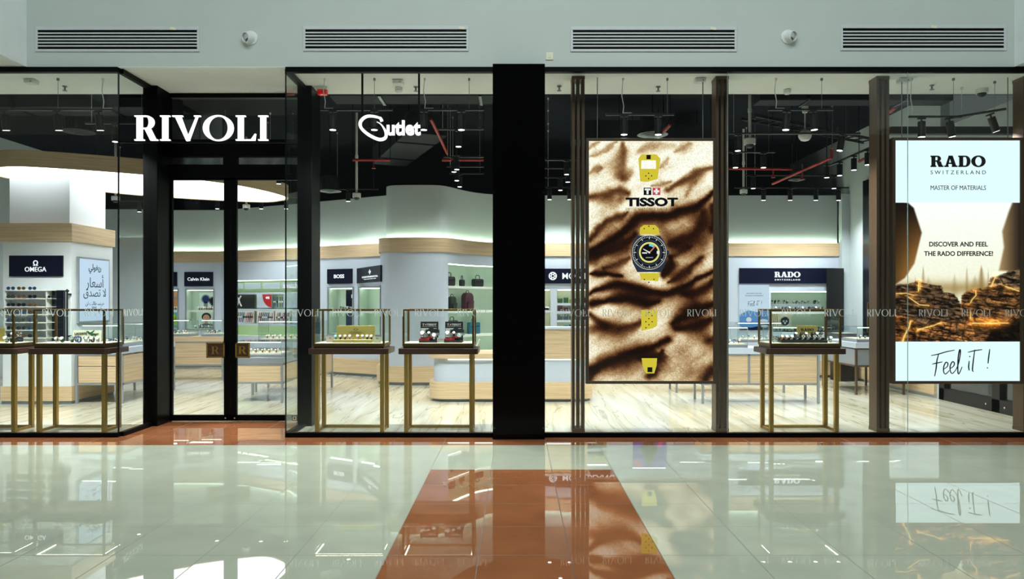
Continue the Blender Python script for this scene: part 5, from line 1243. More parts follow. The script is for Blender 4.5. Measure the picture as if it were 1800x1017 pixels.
# --- case with the crocodile card
yb_ = 9.38
t = thing('display_card', 'white card with a green crocodile emblem in the left window case', 'card', (wx(153, yb_), yb_, ZC)); c = Vector(t.location)
m = MB(c); m.obox((wx(153, yb_), yb_, ZC + .075), (.37, .012, .15), Matrix.Rotation(R(-10), 3, 'X')); m.build('board', CREAM, t)
rt = Matrix.Rotation(R(-10), 3, 'X'); up = rt @ UZ; o = Vector((wx(153, yb_), yb_, ZC + .075)) + rt @ Vector((0, -.0062, 0))
m = MB(c); K = lambda pts: [(.06 + x * .1, .02 + y * .1) for x, y in pts]
m.plate([K([(-.3, 0), (.1, -.15), (.5, -.1), (.95, .05), (.9, .15), (.45, .1), (.1, .15), (-.2, .25)]), K([(-.3, 0), (-.2, .25), (-.5, .45), (-.75, .4), (-.5, .2)]), K([(-.2, .25), (.1, .15), (.35, .5), (.3, .55), (0, .35)]), K([(.0, -.1), (.1, -.3), (.18, -.3), (.15, -.08)]), K([(.45, -.1), (.55, -.3), (.62, -.3), (.6, -.06)])], o, RX, up, .003); m.build('emblem', MATS['strap_green'], t)
m = MB(c); put_text(m, 'LACOSTE', o - RX * .08 + up * .03, RX, up, .16, None, .003, .03); m.build('lettering', INK, t)
m = MB(c); m.box(wx(128, yb_), wx(178, yb_), yb_ - .06, yb_ + .05, ZC, ZC + .008); m.build('foot', CREAM, t)
LW = [('strap_white', 'chrome', 'dial_white'), ('strap_green', 'chrome', 'dial_green'), ('strap_green', 'chrome', 'dial_white'), ('strap_blue', 'chrome', 'dial_blue'), ('chrome', 'chrome', 'dial_green'), ('chrome', 'chrome', 'dial_black'), ('strap_black', 'chrome', 'dial_white'), ('chrome', 'chrome', 'dial_white')]
for k, (px, dy, st, s) in enumerate(((101, .12, 0, 1.15), (110, .12, 2, 1.15), (127, .18, 1, 1.2), (139, .12, 3, 1.35), (135, .22, 5, 1.2), (151, .22, 4, 1.2), (155, .13, 7, 1.2), (163, .16, 6, 1.2), (172, .12, 7, 1.15))):
    y = 9.05 + dy; show(LW[st], wx(px, y), y, ZC, '%s %s watch by the crocodile card in the left window case' % (nth(k, 9), LW[st][2].split('_')[1] + ' dial'), 'watches by the crocodile card', s, (k % 3 - 1) * 12)
# --- case cut off at the left
t = thing('display_card', 'golden card standing in the case cut off at the left edge', 'card', (wx(2, 9.36), 9.36, ZC)); c = Vector(t.location)
MB(c).box(wx(-8, 9.36), wx(9, 9.36), 9.35, 9.362, ZC, ZC + .18).build('board', GOLDCARD, t); MB(c).box(wx(-8, 9.36), wx(9, 9.36), 9.33, 9.40, ZC, ZC + .006).build('foot', GOLDCARD, t)
show(('chrome', 'chrome', 'dial_white'), wx(12, 9.2), 9.2, ZC, 'steel watch before the golden card at the left edge', 'watches at the left edge', 1.3)
for k, px in enumerate((24, 34.5)):
    y = (9.25, 9.38)[k]; z = thing('watch_block', '%s small dark display block in the case cut off at the left edge' % ('left', 'right')[k], 'display block', (wx(px, y), y, ZC)); m = MB(); m.box(-.028, .028, -.03, .03, 0, .05); m.build('block', BLACKP, z, bevel=.004); m = MB(); m.box(-.029, .029, -.031, .031, .05, .054); m.build('cap', GUNMETAL, z)
    show((('strap_brown', 'rose_gold', 'dial_white'), ('chrome', 'rose_gold', 'dial_black'))[k], wx(px, y), y, ZC + .0545, '%s watch on a dark block in the case at the left edge' % ('left', 'right')[k], 'watches at the left edge', 1.2)
# --- case with the golden card
y = 9.40; t = thing('display_card', 'wide golden card with a small round emblem behind a row of watches', 'card', (wx(625.5, y), y, ZC)); c = Vector(t.location)
x0, x1 = wx(592, y), wx(659, y); z1 = wz(572, y)
MB(c).box(x0, x1, y, y + .02, ZC, z1).build('board', GOLDCARD, t, bevel=.003)
m = MB(c); xm = (x0 + x1) / 2; m.plate(ring(0, 0, .021, .016, .015, .011, n=20) + [[(-.036, 0), (-.021, .006), (-.021, -.006)], [(.036, 0), (.021, .006), (.021, -.006)]], (xm, y, z1 - .05), RX, UZ, .002)
put_text(m, 'CONTINENTAL', (xm, y, z1 - .085), RX, UZ, .17, None, .002); put_text(m, 'SWISS MADE SINCE 1924', (xm, y, z1 - .102), RX, UZ, .12, None, .002); m.build('lettering', mat('olive_ink', (84, 76, 34), .6), t)
CWS = [('strap_teal', 'chrome', 'dial_mint'), ('strap_black', 'chrome', 'dial_white'), ('strap_brown', 'rose_gold', 'dial_white'), ('strap_pink', 'chrome', 'dial_white'), ('rose_gold', 'rose_gold', 'dial_white'), ('chrome', 'chrome', 'dial_white'), ('strap_black', 'rose_gold', 'dial_white'), ('strap_black', 'chrome', 'dial_white')]
cname = ['mint green', 'black and silver', 'cream and gold', 'pale pink', 'rose golden', 'silver', 'black and gold', 'black and white']
y = 9.22
for k, (a, b, lb) in enumerate(((586, 620, 'left'), (621, 655, 'right'))):
    t = thing('watch_tray', '%s golden tray under four watches before the wide golden card' % lb, 'tray', (wx((a + b) / 2, y), y, ZC)); c = Vector(t.location)
    MB(c).box(wx(a, y), wx(b, y) - .003, y - .05, y + .05, ZC, ZC + .035).build('tray_body', GOLDCARD, t, bevel=.003); m = MB(c); m.box(wx(a, y) + .008, wx(b, y) - .011, y - .04, y + .045, ZC + .035, ZC + .037); m.build('lining', CREAM, t)
for k, px in enumerate((590.5, 598.5, 607, 615.5, 629, 637.5, 645.5, 653)):
    show(CWS[k], wx(px, y), y, ZC + .0375, '%s watch on the golden trays, %s from left' % (cname[k], NTH[k]), 'watches on the golden trays', .95)
for px, y, mt, lb in ((580, 9.27, 'card_pink', 'small pale pink card left of the golden trays'), (663, 9.17, 'cream_card', 'small cream card right of the golden trays')):
    if mt == 'card_pink': mat('card_pink', (226, 204, 190), .6)
    t = thing('price_card', lb, 'card', (wx(px, y), y, ZC)); c = Vector(t.location); MB(c).box(wx(px - 7, y), wx(px + 7, y), y, y + .004, ZC, ZC + .075).build('card', MATS[mt], t); MB(c).box(wx(px - 7, y), wx(px + 7, y), y, y + .04, ZC, ZC + .004).build('foot', MATS[mt], t)
    m = MB(c); m.box(wx(px - 2, y), wx(px + 2, y), y - .001, y, ZC + .05, ZC + .056); m.build('print', GUNMETAL, t)
# --- case with two black stands
for k, px in enumerate((754.5, 798)):
    y = 9.3; side = ('left', 'right')[k]; x = wx(px, y); t = thing('watch_stand', '%s black watch stand in the case beside the black column' % side, 'display stand', (x, y, ZC)); c = Vector(t.location)
    h = wz(565, y) - ZC; w_ = .115
    MB(c).box(x - w_, x + w_, y + .02, y + .04, ZC, ZC + h).build('back_panel', BLACKP, t, bevel=.003)
    MB(c).box(x - w_, x + w_, y - .14, y + .04, ZC, ZC + .022).build('base', BLACKP, t, bevel=.003)
    MB(c).box(x - w_, x - w_ + .13, y - .13, y - .04, ZC + .022, ZC + .05).build('red_step', RED, t, bevel=.002); MB(c).box(x - .02, x + .04, y - .10, y - .03, ZC + .05, ZC + .075).build('red_step', RED, t, bevel=.002)
    m = MB(c); m.box(x - w_ + .005, x + w_ - .02, y + .016, y + .02, ZC + .06, ZC + h * .68); m.build('white_card', WHITEP, t)
    p = MB(c).box(x - w_ + .06, x + w_ + .02, y + .008, y + .016, ZC + .085, ZC + h * .64).build('picture', mat('pale_print', (190, 206, 204), .4, var=.1), t)
    a0, a1, z0, z1 = x - w_ + .066, x + w_ + .014, ZC + .12, ZC + h * .62
    m = MB(c); m.box(a0, a1, y + .005, y + .008, z0, z1); m.build('lake_print', mat('lake_print', (84, 108, 118), .4, var=.3, scale=(30, 30, 50)), p)
    m = MB(c); m.plate([[(0, 0), (a1 - a0, 0), (a1 - a0, .03), (.15, .055), (.11, .05), (.075, .085), (.05, .06), (0, .02)]], (a0, y + .005, z0), RX, UZ, .002); m.build('mountain_print', mat('mountain_print', (38, 46, 52), .4, var=.3, scale=(40, 40, 40)), p)
    m = MB(c); put_text(m, 'TISSOT', (x + .03, y + .02, ZC + h - .038), RX, UZ, .125, .026, .002, .045); put_text(m, 'T', (x - .078, y + .02, ZC + h - .038), RX, UZ, .026, .026, .002, .05); put_text(m, 'SWISS WATCHES SINCE 1853', (x, y + .02, ZC + h - .062), RX, UZ, .185, None, .001)
    m.build('lettering', WHITEP, t)
    m = MB(c); m.plate([rect(-.014, .014, -.013, .013)], (x - .046, y + .02, ZC + h - .038), RX, UZ, .001); fl = m.build('red_square', RED, t); m = MB(c); m.plate([rect(-.009, .009, -.003, .003), rect(-.003, .003, -.009, .009)], (x - .046, y + .019, ZC + h - .038), RX, UZ, .0012); m.build('cross', WHITEP, fl)
    for j, (dx, dy, dz, st, s) in enumerate(((-.075, -.085, .0505, ('chrome', 'chrome', 'dial_white'), 1.5), (.005, -.065, .0755, ('strap_black', 'chrome', 'dial_white'), 1.0), (.075, -.085, .0225, (('strap_black', 'chrome', 'dial_black'), ('chrome', 'chrome', 'dial_white'))[1 - k], 1.45))):
        show(st, x + dx, y + dy, ZC + dz, '%s watch on the %s black stand beside the black column' % (('left', 'middle', 'right')[j], side), 'watches on the black stands', s)
y = 9.2; t = thing('price_card', 'small white card between the two black watch stands', 'card', (wx(775, y), y, ZC)); c = Vector(t.location); MB(c).box(wx(768, y), wx(781, y), y, y + .004, ZC, ZC + .062).build('card', WHITEP, t); MB(c).box(wx(768, y), wx(781, y), y, y + .04, ZC, ZC + .004).build('foot', WHITEP, t)
m = MB(c); put_text(m, 'T+TISSOT', (wx(774.5, y), y, ZC + .035), RX, UZ, .07, None, .001); m.build('lettering', INK, t)
# --- RADO case
y = 9.40; t = thing('display_card', 'golden card with four bold capitals in the right window case', 'card', (wx(1419, y), y, ZC)); c = Vector(t.location); x0, x1, z1 = wx(1401, y), wx(1437, y), wz(572, y)
MB(c).box(x0, x1, y, y + .012, ZC, z1).build('board', GOLDCARD, t, bevel=.003); MB(c).box(x0, x1, y - .03, y + .04, ZC, ZC + .006).build('foot', GOLDCARD, t)
m = MB(c); put_word(m, 'RADO', (x0 + .05, y, z1 - .07), RX, UZ, x1 - x0 - .10, .034, .002, t=.3, h=.13, s=.07, gap=.03); put_text(m, 'S W I T Z E R L A N D', ((x0 + x1) / 2, y, z1 - .088), RX, UZ, x1 - x0 - .10, None, .001); m.build('lettering', INK, t)
y = 9.2; t = thing('watch_tray', 'long black tray of watches before the golden card in the right window case', 'tray', (wx(1410, y), y, ZC)); c = Vector(t.location)
MB(c).box(wx(1370, y), wx(1451, y), y - .07, y + .07, ZC, ZC + .03).build('tray_body', BLACKP, t, bevel=.003); m = MB(c); m.box(wx(1370, y) + .01, wx(1451, y) - .01, y + .0, y + .065, ZC + .03, ZC + .06); m.build('step', BLACKP, t)
for k, px in enumerate((1398, 1408, 1416, 1428, 1435, 1442)): show((('strap_black', 'chrome', 'dial_white'), ('strap_black', 'gun_metal', 'dial_black'))[k % 2], wx(px, y + .03), y + .03, ZC + .0605, '%s watch in the rear row on the black tray in the right window case' % nth(k, 6), 'watches on the black tray', 1.1)
for k, px in enumerate((1374, 1382, 1391, 1401, 1411, 1420, 1431, 1441)): show((('rose_gold', 'rose_gold', 'dial_white'), ('rose_gold', 'chrome', 'dial_white'), ('chrome', 'chrome', 'dial_white'), ('chrome', 'gun_metal', 'dial_black'), ('chrome', 'chrome', 'dial_black'))[min(k, 4)], wx(px, y - .035), y - .035, ZC + .0305, '%s watch in the front row on the black tray in the right window case' % nth(k, 8), 'watches on the black tray', 1.05)
for k, px in enumerate((1360, 1365)): show(('chrome', 'chrome', 'dial_black'), wx(px, 9.25 + .1 * k), 9.25 + .1 * k, ZC, '%s steel watch left of the black tray in the right window case' % ('front', 'rear')[k], 'watches left of the black tray', 1.2)
show(('chrome', 'chrome', 'dial_white'), wx(1459, 9.28), 9.28, ZC, 'steel watch standing right of the black tray in the right window case', 'watches right of the black tray', 1.2)
# ------------------------------------------------------------------ slatted bronze posts
def slat_post(x0, label):
    t = thing('slatted_post', label, 'post', (x0 + .08, 9.22, 0), group='slatted bronze posts'); c = Vector(t.location)
    for k in range(3): MB(c).box(x0 + .062 * k, x0 + .062 * k + .036, 9.13, 9.33, .045, 4.46).build('slat', BRONZE, t, bevel=.002)
    MB(c).box(x0 - .002, x0 + .162, 9.125, 9.335, 0.001, .045).build('foot', BRONZE, t); MB(c).box(x0 - .002, x0 + .162, 9.125, 9.335, 4.46, 4.499).build('head', BRONZE, t)
for px, lb in ((1005.5, 'slatted bronze post left of the sand dune screen'), (1258.5, 'slatted bronze post right of the sand dune screen'), (1541, 'slatted bronze post left of the white advertising screen'), (1797.5, 'slatted bronze post right of the white advertising screen, at the right edge')): slat_post(wx(px, 9.13) + (.012 if px > 1700 else 0), lb)
# ------------------------------------------------------------------ large lit advertising screens
YS = 9.14
def to_lin(a): a = np.clip(a, 0, 255) / 255.0; return np.where(a <= .04045, a / 12.92, ((a + .055) / 1.055) ** 2.4)
def grid_screen(t, name, px0, px1, py0, py1, nx, ny, fn, mt):
    PX, PY = np.meshgrid(np.linspace(px0, px1, nx), np.linspace(py0, py1, ny)); col = to_lin(fn(PX, PY)).reshape(-1, 3)
    xs = (PX.ravel() - CX) * YS / F - t.location.x; zs_ = EYE - (PY.ravel() - CY) * YS / F - t.location.z
    v = np.stack([xs, np.full_like(xs, YS - .004 - t.location.y), zs_], 1)
    i = np.arange(nx * ny).reshape(ny, nx); f = np.stack([i[:-1, :-1], i[1:, :-1], i[1:, 1:], i[:-1, 1:]], -1).reshape(-1, 4)
    me = bpy.data.meshes.new(name); me.from_pydata(v.tolist(), [], f.tolist()); me.materials.append(mt)
    ca = me.color_attributes.new('Col', 'FLOAT_COLOR', 'POINT'); ca.data.foreach_set('color', np.concatenate([col, np.ones((len(col), 1))], 1).astype(np.float32).ravel())
    o = bpy.data.objects.new(name, me); COL.objects.link(o); o.parent = t
    return o
def print_mat(name, grain, scale, contrast=1.0):
    m = bpy.data.materials.new(name); m.use_nodes = True; nt = m.node_tree; nt.nodes.remove(nt.nodes['Principled BSDF']); N = nt.nodes.new; L = nt.links.new
    at = N('ShaderNodeAttribute'); at.attribute_name = 'Col'; tc = N('ShaderNodeTexCoord')
    nz = N('ShaderNodeTexNoise'); nz.inputs['Scale'].default_value = scale; nz.inputs['Detail'].default_value = 3; L(tc.outputs['Object'], nz.inputs['Vector'])
    mr = N('ShaderNodeMapRange'); mr.inputs['From Min'].default_value = .3; mr.inputs['From Max'].default_value = .7; mr.inputs['To Min'].default_value = 1 - grain; mr.inputs['To Max'].default_value = 1 + grain; L(nz.outputs['Fac'], mr.inputs['Value'])
    mx = N('ShaderNodeVectorMath'); mx.operation = 'SCALE'; L(at.outputs['Color'], mx.inputs[0]); L(mr.outputs[0], mx.inputs['Scale'])
    e = N('ShaderNodeEmission'); L(mx.outputs[0], e.inputs[0]); e.inputs[1].default_value = 1.15; L(e.outputs[0], nt.nodes['Material Output'].inputs[0])
    return m
def vnoise(X, Y, seed=0):
    xi, yi = np.floor(X).astype(int), np.floor(Y).astype(int); xf, yf = X - xi, Y - yi
    h = lambda a, b: np.modf(np.sin(a * 127.1 + b * 311.7 + seed * 74.7) * 43758.5453)[0]
    u, v = xf * xf * (3 - 2 * xf), yf * yf * (3 - 2 * yf)
    return np.abs(h(xi, yi)) * (1 - u) * (1 - v) + np.abs(h(xi + 1, yi)) * u * (1 - v) + np.abs(h(xi, yi + 1)) * (1 - u) * v + np.abs(h(xi + 1, yi + 1)) * u * v
def fbm(X, Y, o=4, seed=0):
    s = 0; a = .5
    for k in range(o): s = s + a * vnoise(X, Y, seed + k); X, Y, a = X * 2.03 + 7, Y * 2.03 + 3, a * .5
    return s
def dist_line(X, Y, pts, signed=False):
    d = np.full(X.shape, 1e9); tt = np.zeros(X.shape); sg = np.zeros(X.shape); n = len(pts) - 1
    for i, (a, b) in enumerate(zip(pts, pts[1:])):
        ax, ay = a; bx, by = b; L2 = (bx - ax) ** 2 + (by - ay) ** 2 + 1e-9
        s = np.clip(((X - ax) * (bx - ax) + (Y - ay) * (by - ay)) / L2, 0, 1); q2 = np.hypot(X - ax - s * (bx - ax), Y - ay - s * (by - ay))
        sg = np.where(q2 < d, np.sign((bx - ax) * (Y - ay) - (by - ay) * (X - ax)), sg); tt = np.where(q2 < d, (i + s) / n, tt); d = np.minimum(d, q2)
    return (d, tt) if not signed else (d, tt, sg)
def A_(*p): return [(1030 + u / 4.622, 240 + v / 4.622) for u, v in p]
def B_(*p): return [(1030 + u / 4.422, 450 + v / 4.422) for u, v in p]
DUNES = [(A_((30, 160), (120, 130), (200, 80), (250, 45)), 4, .55), (A_((25, 100), (60, 60), (100, 40)), 3.4, .5), (A_((300, 60), (300, 180), (280, 280), (300, 340)), 8.5, .72), (A_((330, 330), (370, 290)), 5, .5),
         (A_((30, 290), (90, 250), (130, 255)), 5, .55), (A_((430, 120), (500, 75), (600, 70), (700, 70)), 8, .45), (A_((720, 120), (800, 80), (860, 60)), 5, .5), (A_((600, 250), (640, 210), (670, 180)), 4, .5),
         (A_((660, 430), (750, 370), (860, 320), (960, 270), (1040, 250)), 7, .75), (A_((520, 400), (600, 390), (680, 360)), 3.2, .55), (A_((30, 490), (150, 470), (260, 440), (340, 460)), 8, .8), (A_((260, 520), (340, 500)), 4, .4),
         (A_((820, 480), (860, 400), (890, 360)), 4, .45), (A_((30, 840), (90, 760), (160, 690), (260, 650), (340, 620)), 6, .85), (A_((40, 920), (150, 870), (250, 800), (340, 730), (420, 660), (520, 640), (640, 640), (750, 610), (860, 580), (930, 540), (1030, 450)), 9.5, 1.0),
         (A_((30, 960), (200, 920), (330, 870), (400, 800)), 13, .95), (A_((700, 870), (800, 830), (880, 790), (930, 700), (960, 620)), 15, .92), (A_((1030, 560), (1035, 700), (1020, 760)), 8, .9), (A_((690, 980), (780, 930), (850, 890)), 6, .75), (A_((620, 740), (700, 860)), 11, .5),
         (B_((130, 90), (250, 60), (330, 10)), 5.5, .75), (B_((30, 135), (150, 140), (280, 155)), 4.6, 1.0), (B_((30, 290), (130, 240), (250, 215), (370, 240), (480, 270), (600, 285), (700, 265), (800, 220), (880, 170), (990, 120)), 7.5, 1.0), (B_((760, 290), (860, 280), (950, 230), (1000, 190)), 10, .95),
         (B_((40, 370), (150, 350), (260, 330), (380, 340), (480, 370), (560, 350)), 8, 1.0), (B_((30, 450), (120, 520), (220, 555), (330, 550), (420, 510)), 8, .85), (B_((50, 570), (150, 540)), 6.5, .6), (B_((680, 520), (780, 460), (880, 420), (1000, 370)), 12, 1.0), (B_((700, 560), (850, 540), (960, 490)), 9, .95),
         (B_((30, 880), (150, 830), (280, 780), (400, 735), (520, 700), (640, 650)), 10, 1.0), (B_((30, 950), (60, 900)), 7, .9), (B_((420, 780), (560, 780), (600, 740)), 9, .95), (B_((640, 200), (700, 170), (780, 110), (860, 40), (900, 10)), 6.5, .88), (B_((600, 150), (650, 80), (650, 10)), 10, .98), (B_((950, 650), (1000, 640)), 9, .85),
         (B_((760, 760), (800, 900)), 14, .35), (B_((930, 950), (1000, 880)), 11, .92), (B_((490, 930), (540, 880)), 6, .92), (B_((30, 30), (90, 10)), 8, .7)]
def sand(X, Y):
    """wind-blown dunes: soft dark hollows with a crisp crest on the upper side, fading on the lower side"""
    wob = (fbm(X / 12, Y / 12, 3, 5) - .45) * 7.5
    light = np.ones(X.shape)
    for j, (pts, hw, k) in enumerate(DUNES):
        pts2 = spline(pts, 5) if len(pts) > 2 else pts
        if pts2[-1][0] < pts2[0][0]: pts2 = pts2[::-1]
        d, tt, sg = dist_line(X + wob, Y + wob * .6, pts2, True)
        taper = (.45 + .6 * np.sin(np.pi * np.clip(tt, .03, .97))) * (.75 + .6 * vnoise(tt * 5 + j, tt * 0 + j, 4)) if len(pts) > 2 else .9
        dd = d / (1.14 * hw * np.maximum(taper, .2)); low = np.where(sg > 0, .66, 1.12) if (j % 3) else np.where(sg > 0, 1.0, .7); low = .9 + (low - .9) * np.sin(np.pi * np.clip(tt, 0, 1)) ** .6
        light *= 1 - k * (.72 * np.exp(-(dd * low * .95) ** 2.2) + .25 * np.exp(-(dd * low * .40) ** 2))
    D = (X * .82 - Y * .57, X * .57 + Y * .82)
    b = (light ** .95) * (1.24 - .62 * fbm(D[0] / 60, D[1] / 16, 4, 2)) * (1.06 - .22 * (Y - 247) / 420)
    b = np.clip(b + (fbm(X / 1.5, Y / 1.5, 2, 11) - .38) * .24 * (.35 + light), 0, 1)
    st = np.array([0, .12, .28, .48, .66, .84, 1.0]); cs = np.array([(16, 6, 3), (44, 20, 9), (106, 68, 38), (168, 132, 92), (220, 200, 164), (248, 240, 218), (254, 250, 236)], float)
    return np.stack([np.interp(b, st, cs[:, q3]) for q3 in range(3)], -1)
def ad_frame(px0, px1, py0, py1, label, b=5):
    x0, x1, z1, z0 = wx(px0, YS), wx(px1, YS), wz(py0, YS), wz(py1, YS); t = thing('advertising_screen', label, 'screen', ((x0 + x1) / 2, YS + .05, z0), group='large lit advertising screens'); c = Vector(t.location); f = b * YS / F
    MB(c).box(x0 + f * .4, x1 - f * .4, YS, YS + .10, z0 + f * .4, z1 - f * .4).build('cabinet', BLACKP, t)
    m = MB(c); m.box(x0, x1, YS - .02, YS + .1, z0, z0 + f); m.box(x0, x1, YS - .02, YS + .1, z1 - f, z1); m.box(x0, x0 + f, YS - .02, YS + .1, z0 + f, z1 - f); m.box(x1 - f, x1, YS - .02, YS + .1, z0 + f, z1 - f); m.build('frame', BRONZE, t, bevel=.003)
    m = MB(c)
    for x in (x0 + .15, x1 - .15): m.cyl((x, YS + .05, z1), (x, YS + .05, 4.5), .006, n=6)
    m.build('hanger_wire', GALV, t)
    return t, c
def flat(t, name, mt, polys, lift=.006, d=.002):
    """printed area given by outlines in picture coordinates, on the screen's own plane"""
    o = Vector((0, YS - lift, 0)); m = MB(Vector(t.location)); m.plate([[((x - CX) * YS / F, EYE - (y - CY) * YS / F) for x, y in p] for p in polys], o, RX, UZ, d); return m.build(name, mt, t)
def line_text(t, name, mt, body, pxc, pyc, pw=None, ph=None, bold=0.0, lift=.008):
    k = YS / F; m = MB(Vector(t.location)); put_text(m, body, (wx(pxc, YS), YS - lift, wz(pyc, YS)), RX, UZ, pw * k if pw else None, ph * k if ph else None, .002, bold); return m.build(name, mt, t)
def pr(cx, cy, r_, n=28): return [(cx + r_ * math.cos(2 * math.pi * k / n), cy + r_ * math.sin(2 * math.pi * k / n)) for k in range(n)]
def rngp(cx, cy, ro, ri, n=48, a0=0, a1=360): return [[(cx + q2 * math.cos(R(a)), cy + q2 * math.sin(R(a))) for q2, a in ((ro, s0), (ro, s1), (ri, s1), (ri, s0))] for s0, s1 in ((a0 + (a1 - a0) * k / n, a0 + (a1 - a0) * (k + 1) / n) for k in range(n))]
t, c = ad_frame(1030, 1258, 243, 674, 'tall lit screen showing a yellow strapped watch half buried in sand')
grid_screen(t, 'sand_print', 1034.5, 1254.5, 247, 669.5, 190, 360, sand, print_mat('sand_print', .22, 85))
YEL = glow('ad_yellow', (226, 206, 60), .95); ADK = glow('ad_black', (10, 12, 18), 1.0); ADW = glow('ad_white', (246, 246, 240), 1.0); ADB = glow('ad_steel', (44, 54, 74), 1.0); ADL = glow('ad_lume', (238, 228, 130), 1.0)
u = flat(t, 'strap_print', YEL, [A_((440, 365), (425, 180), (450, 193), (447, 262), (447, 330)), A_((425, 180), (450, 145), (570, 145), (605, 180), (568, 193), (450, 193)), A_((605, 180), (580, 345), (568, 330), (568, 193)), A_((440, 365), (447, 262), (568, 262), (580, 345), (500, 368)),
     A_((435, 790), (440, 740), (470, 718), (560, 718), (590, 745), (595, 795)), B_((415, 130), (570, 130), (560, 195), (428, 185)), B_((430, 418), (553, 418), (553, 540), (520, 560), (430, 580)), B_((432, 792), (552, 792), (548, 850), (530, 910), (465, 910), (440, 850))])
flat(t, 'strap_hole_print', ADK, [pr(x, y, 1.15, 10) for x, y in A_((508, 298), (485, 320), (532, 320), (508, 342), (510, 728), (472, 748), (547, 748)) + B_((453, 180), (527, 180), (488, 203), (488, 437), (465, 462), (513, 462), (488, 485), (465, 509), (513, 509), (488, 532), (465, 555))] + [A_((490, 150), (525, 150), (525, 185), (490, 185)), B_((477, 862), (515, 862), (515, 900), (477, 900))], .010)
WXC, WYC = 1141.0, 443.5
o = flat(t, 'case_print', ADB, [[(1112, 428), (1120, 414), (1160, 414), (1170, 428), (1173, 444), (1170, 462), (1162, 478), (1120, 478), (1112, 462), (1109, 444)], [(1171, 440), (1176, 440), (1176, 448), (1171, 448)]], .008)
flat(t, 'bezel_print', ADK, [pr(WXC, WYC, 29.5)], .011)
tk = []
for k in range(60):
    a = R(k * 6); r0 = 23.5 if k % 5 == 0 else 25.6; hw = .55 if k % 5 == 0 else .3
    ca, sa = math.cos(a), math.sin(a); tk.append([(WXC + ca * r0 - sa * hw, WYC + sa * r0 + ca * hw), (WXC + ca * 28 - sa * hw, WYC + sa * 28 + ca * hw), (WXC + ca * 28 + sa * hw, WYC + sa * 28 - ca * hw), (WXC + ca * r0 + sa * hw, WYC + sa * r0 - ca * hw)])
flat(t, 'bezel_tick_print', ADW, tk + rngp(WXC, WYC, 30.2, 29.5), .014)
flat(t, 'dial_ring_print', ADL, rngp(WXC, WYC, 18.2, 15.2), .014)
flat(t, 'inner_bezel_print', ADB, rngp(WXC, WYC, 22.6, 19.6), .014)
flat(t, 'hand_print', ADW, [[(WXC - .5, WYC + .8), (WXC + .5, WYC - .8), (1130.5, 437), (1129.8, 438)], pr(WXC, WYC, 1.8, 14), [(1154, 441), (1159, 441), (1159, 446), (1154, 446)]] + [A_((455, 940), (495, 940), (495, 950), (455, 950))], .016)
flat(t, 'accent_print', glow('ad_coral', (240, 130, 120), 1.0), [[(WXC, WYC - 1), (WXC + 1.2, WYC + .6), (1152, 433), (1151, 432)]], .018); flat(t, 'accent_print', glow('ad_aqua', (120, 214, 226), 1.0), rngp(WXC, WYC, 15, 11, 6, -92, -52), .016)
line_text(t, 'lettering', ADW, 'AUTOMATIC', WXC, 452.5, 13, None, 0, .016)
flat(t, 'emblem_print', ADK, [A_((468, 415), (530, 415), (530, 475), (468, 475))], .008); flat(t, 'emblem_print', glow('ad_red', (206, 72, 88), 1.0), [A_((540, 415), (603, 415), (603, 475), (540, 475))], .008)
flat(t, 'emblem_print', ADW, [A_((476, 422), (522, 422), (522, 437), (476, 437)), A_((491, 437), (507, 437), (507, 468), (491, 468)), A_((563, 422), (580, 422), (580, 468), (563, 468)), A_((549, 437), (594, 437), (594, 453), (549, 453))], .011)
line_text(t, 'lettering', ADK, 'TISSOT', 1145.5, 355, 92, 15.8, .05); line_text(t, 'lettering', ADK, 'S W I S S   W A T C H E S   S I N C E   1 8 5 3', 1144.5, 367.3, 90, 3.8, 0)
t, c = ad_frame(1568, 1797, 242, 674, 'tall lit screen with white panels above and below a picture of glowing rocks')
def C_(*p): return [(1565 + u / 3.911, 350 + v / 3.911) for u, v in p]
def inside(X, Y, poly, soft):
    """1 inside the outline, fading over soft pixels"""
    n = len(poly); d, _ = dist_line(X, Y, poly + poly[:1]); ins = np.zeros(X.shape, bool); j = n - 1
    for i in range(n):
        xi, yi = poly[i]; xj, yj = poly[j]
        ins ^= ((yi > Y) != (yj > Y)) & (X < (xj - xi) * (Y - yi) / (yj - yi + 1e-9) + xi); j = i
    return np.clip(.5 + np.where(ins, d, -d) / soft, 0, 1)
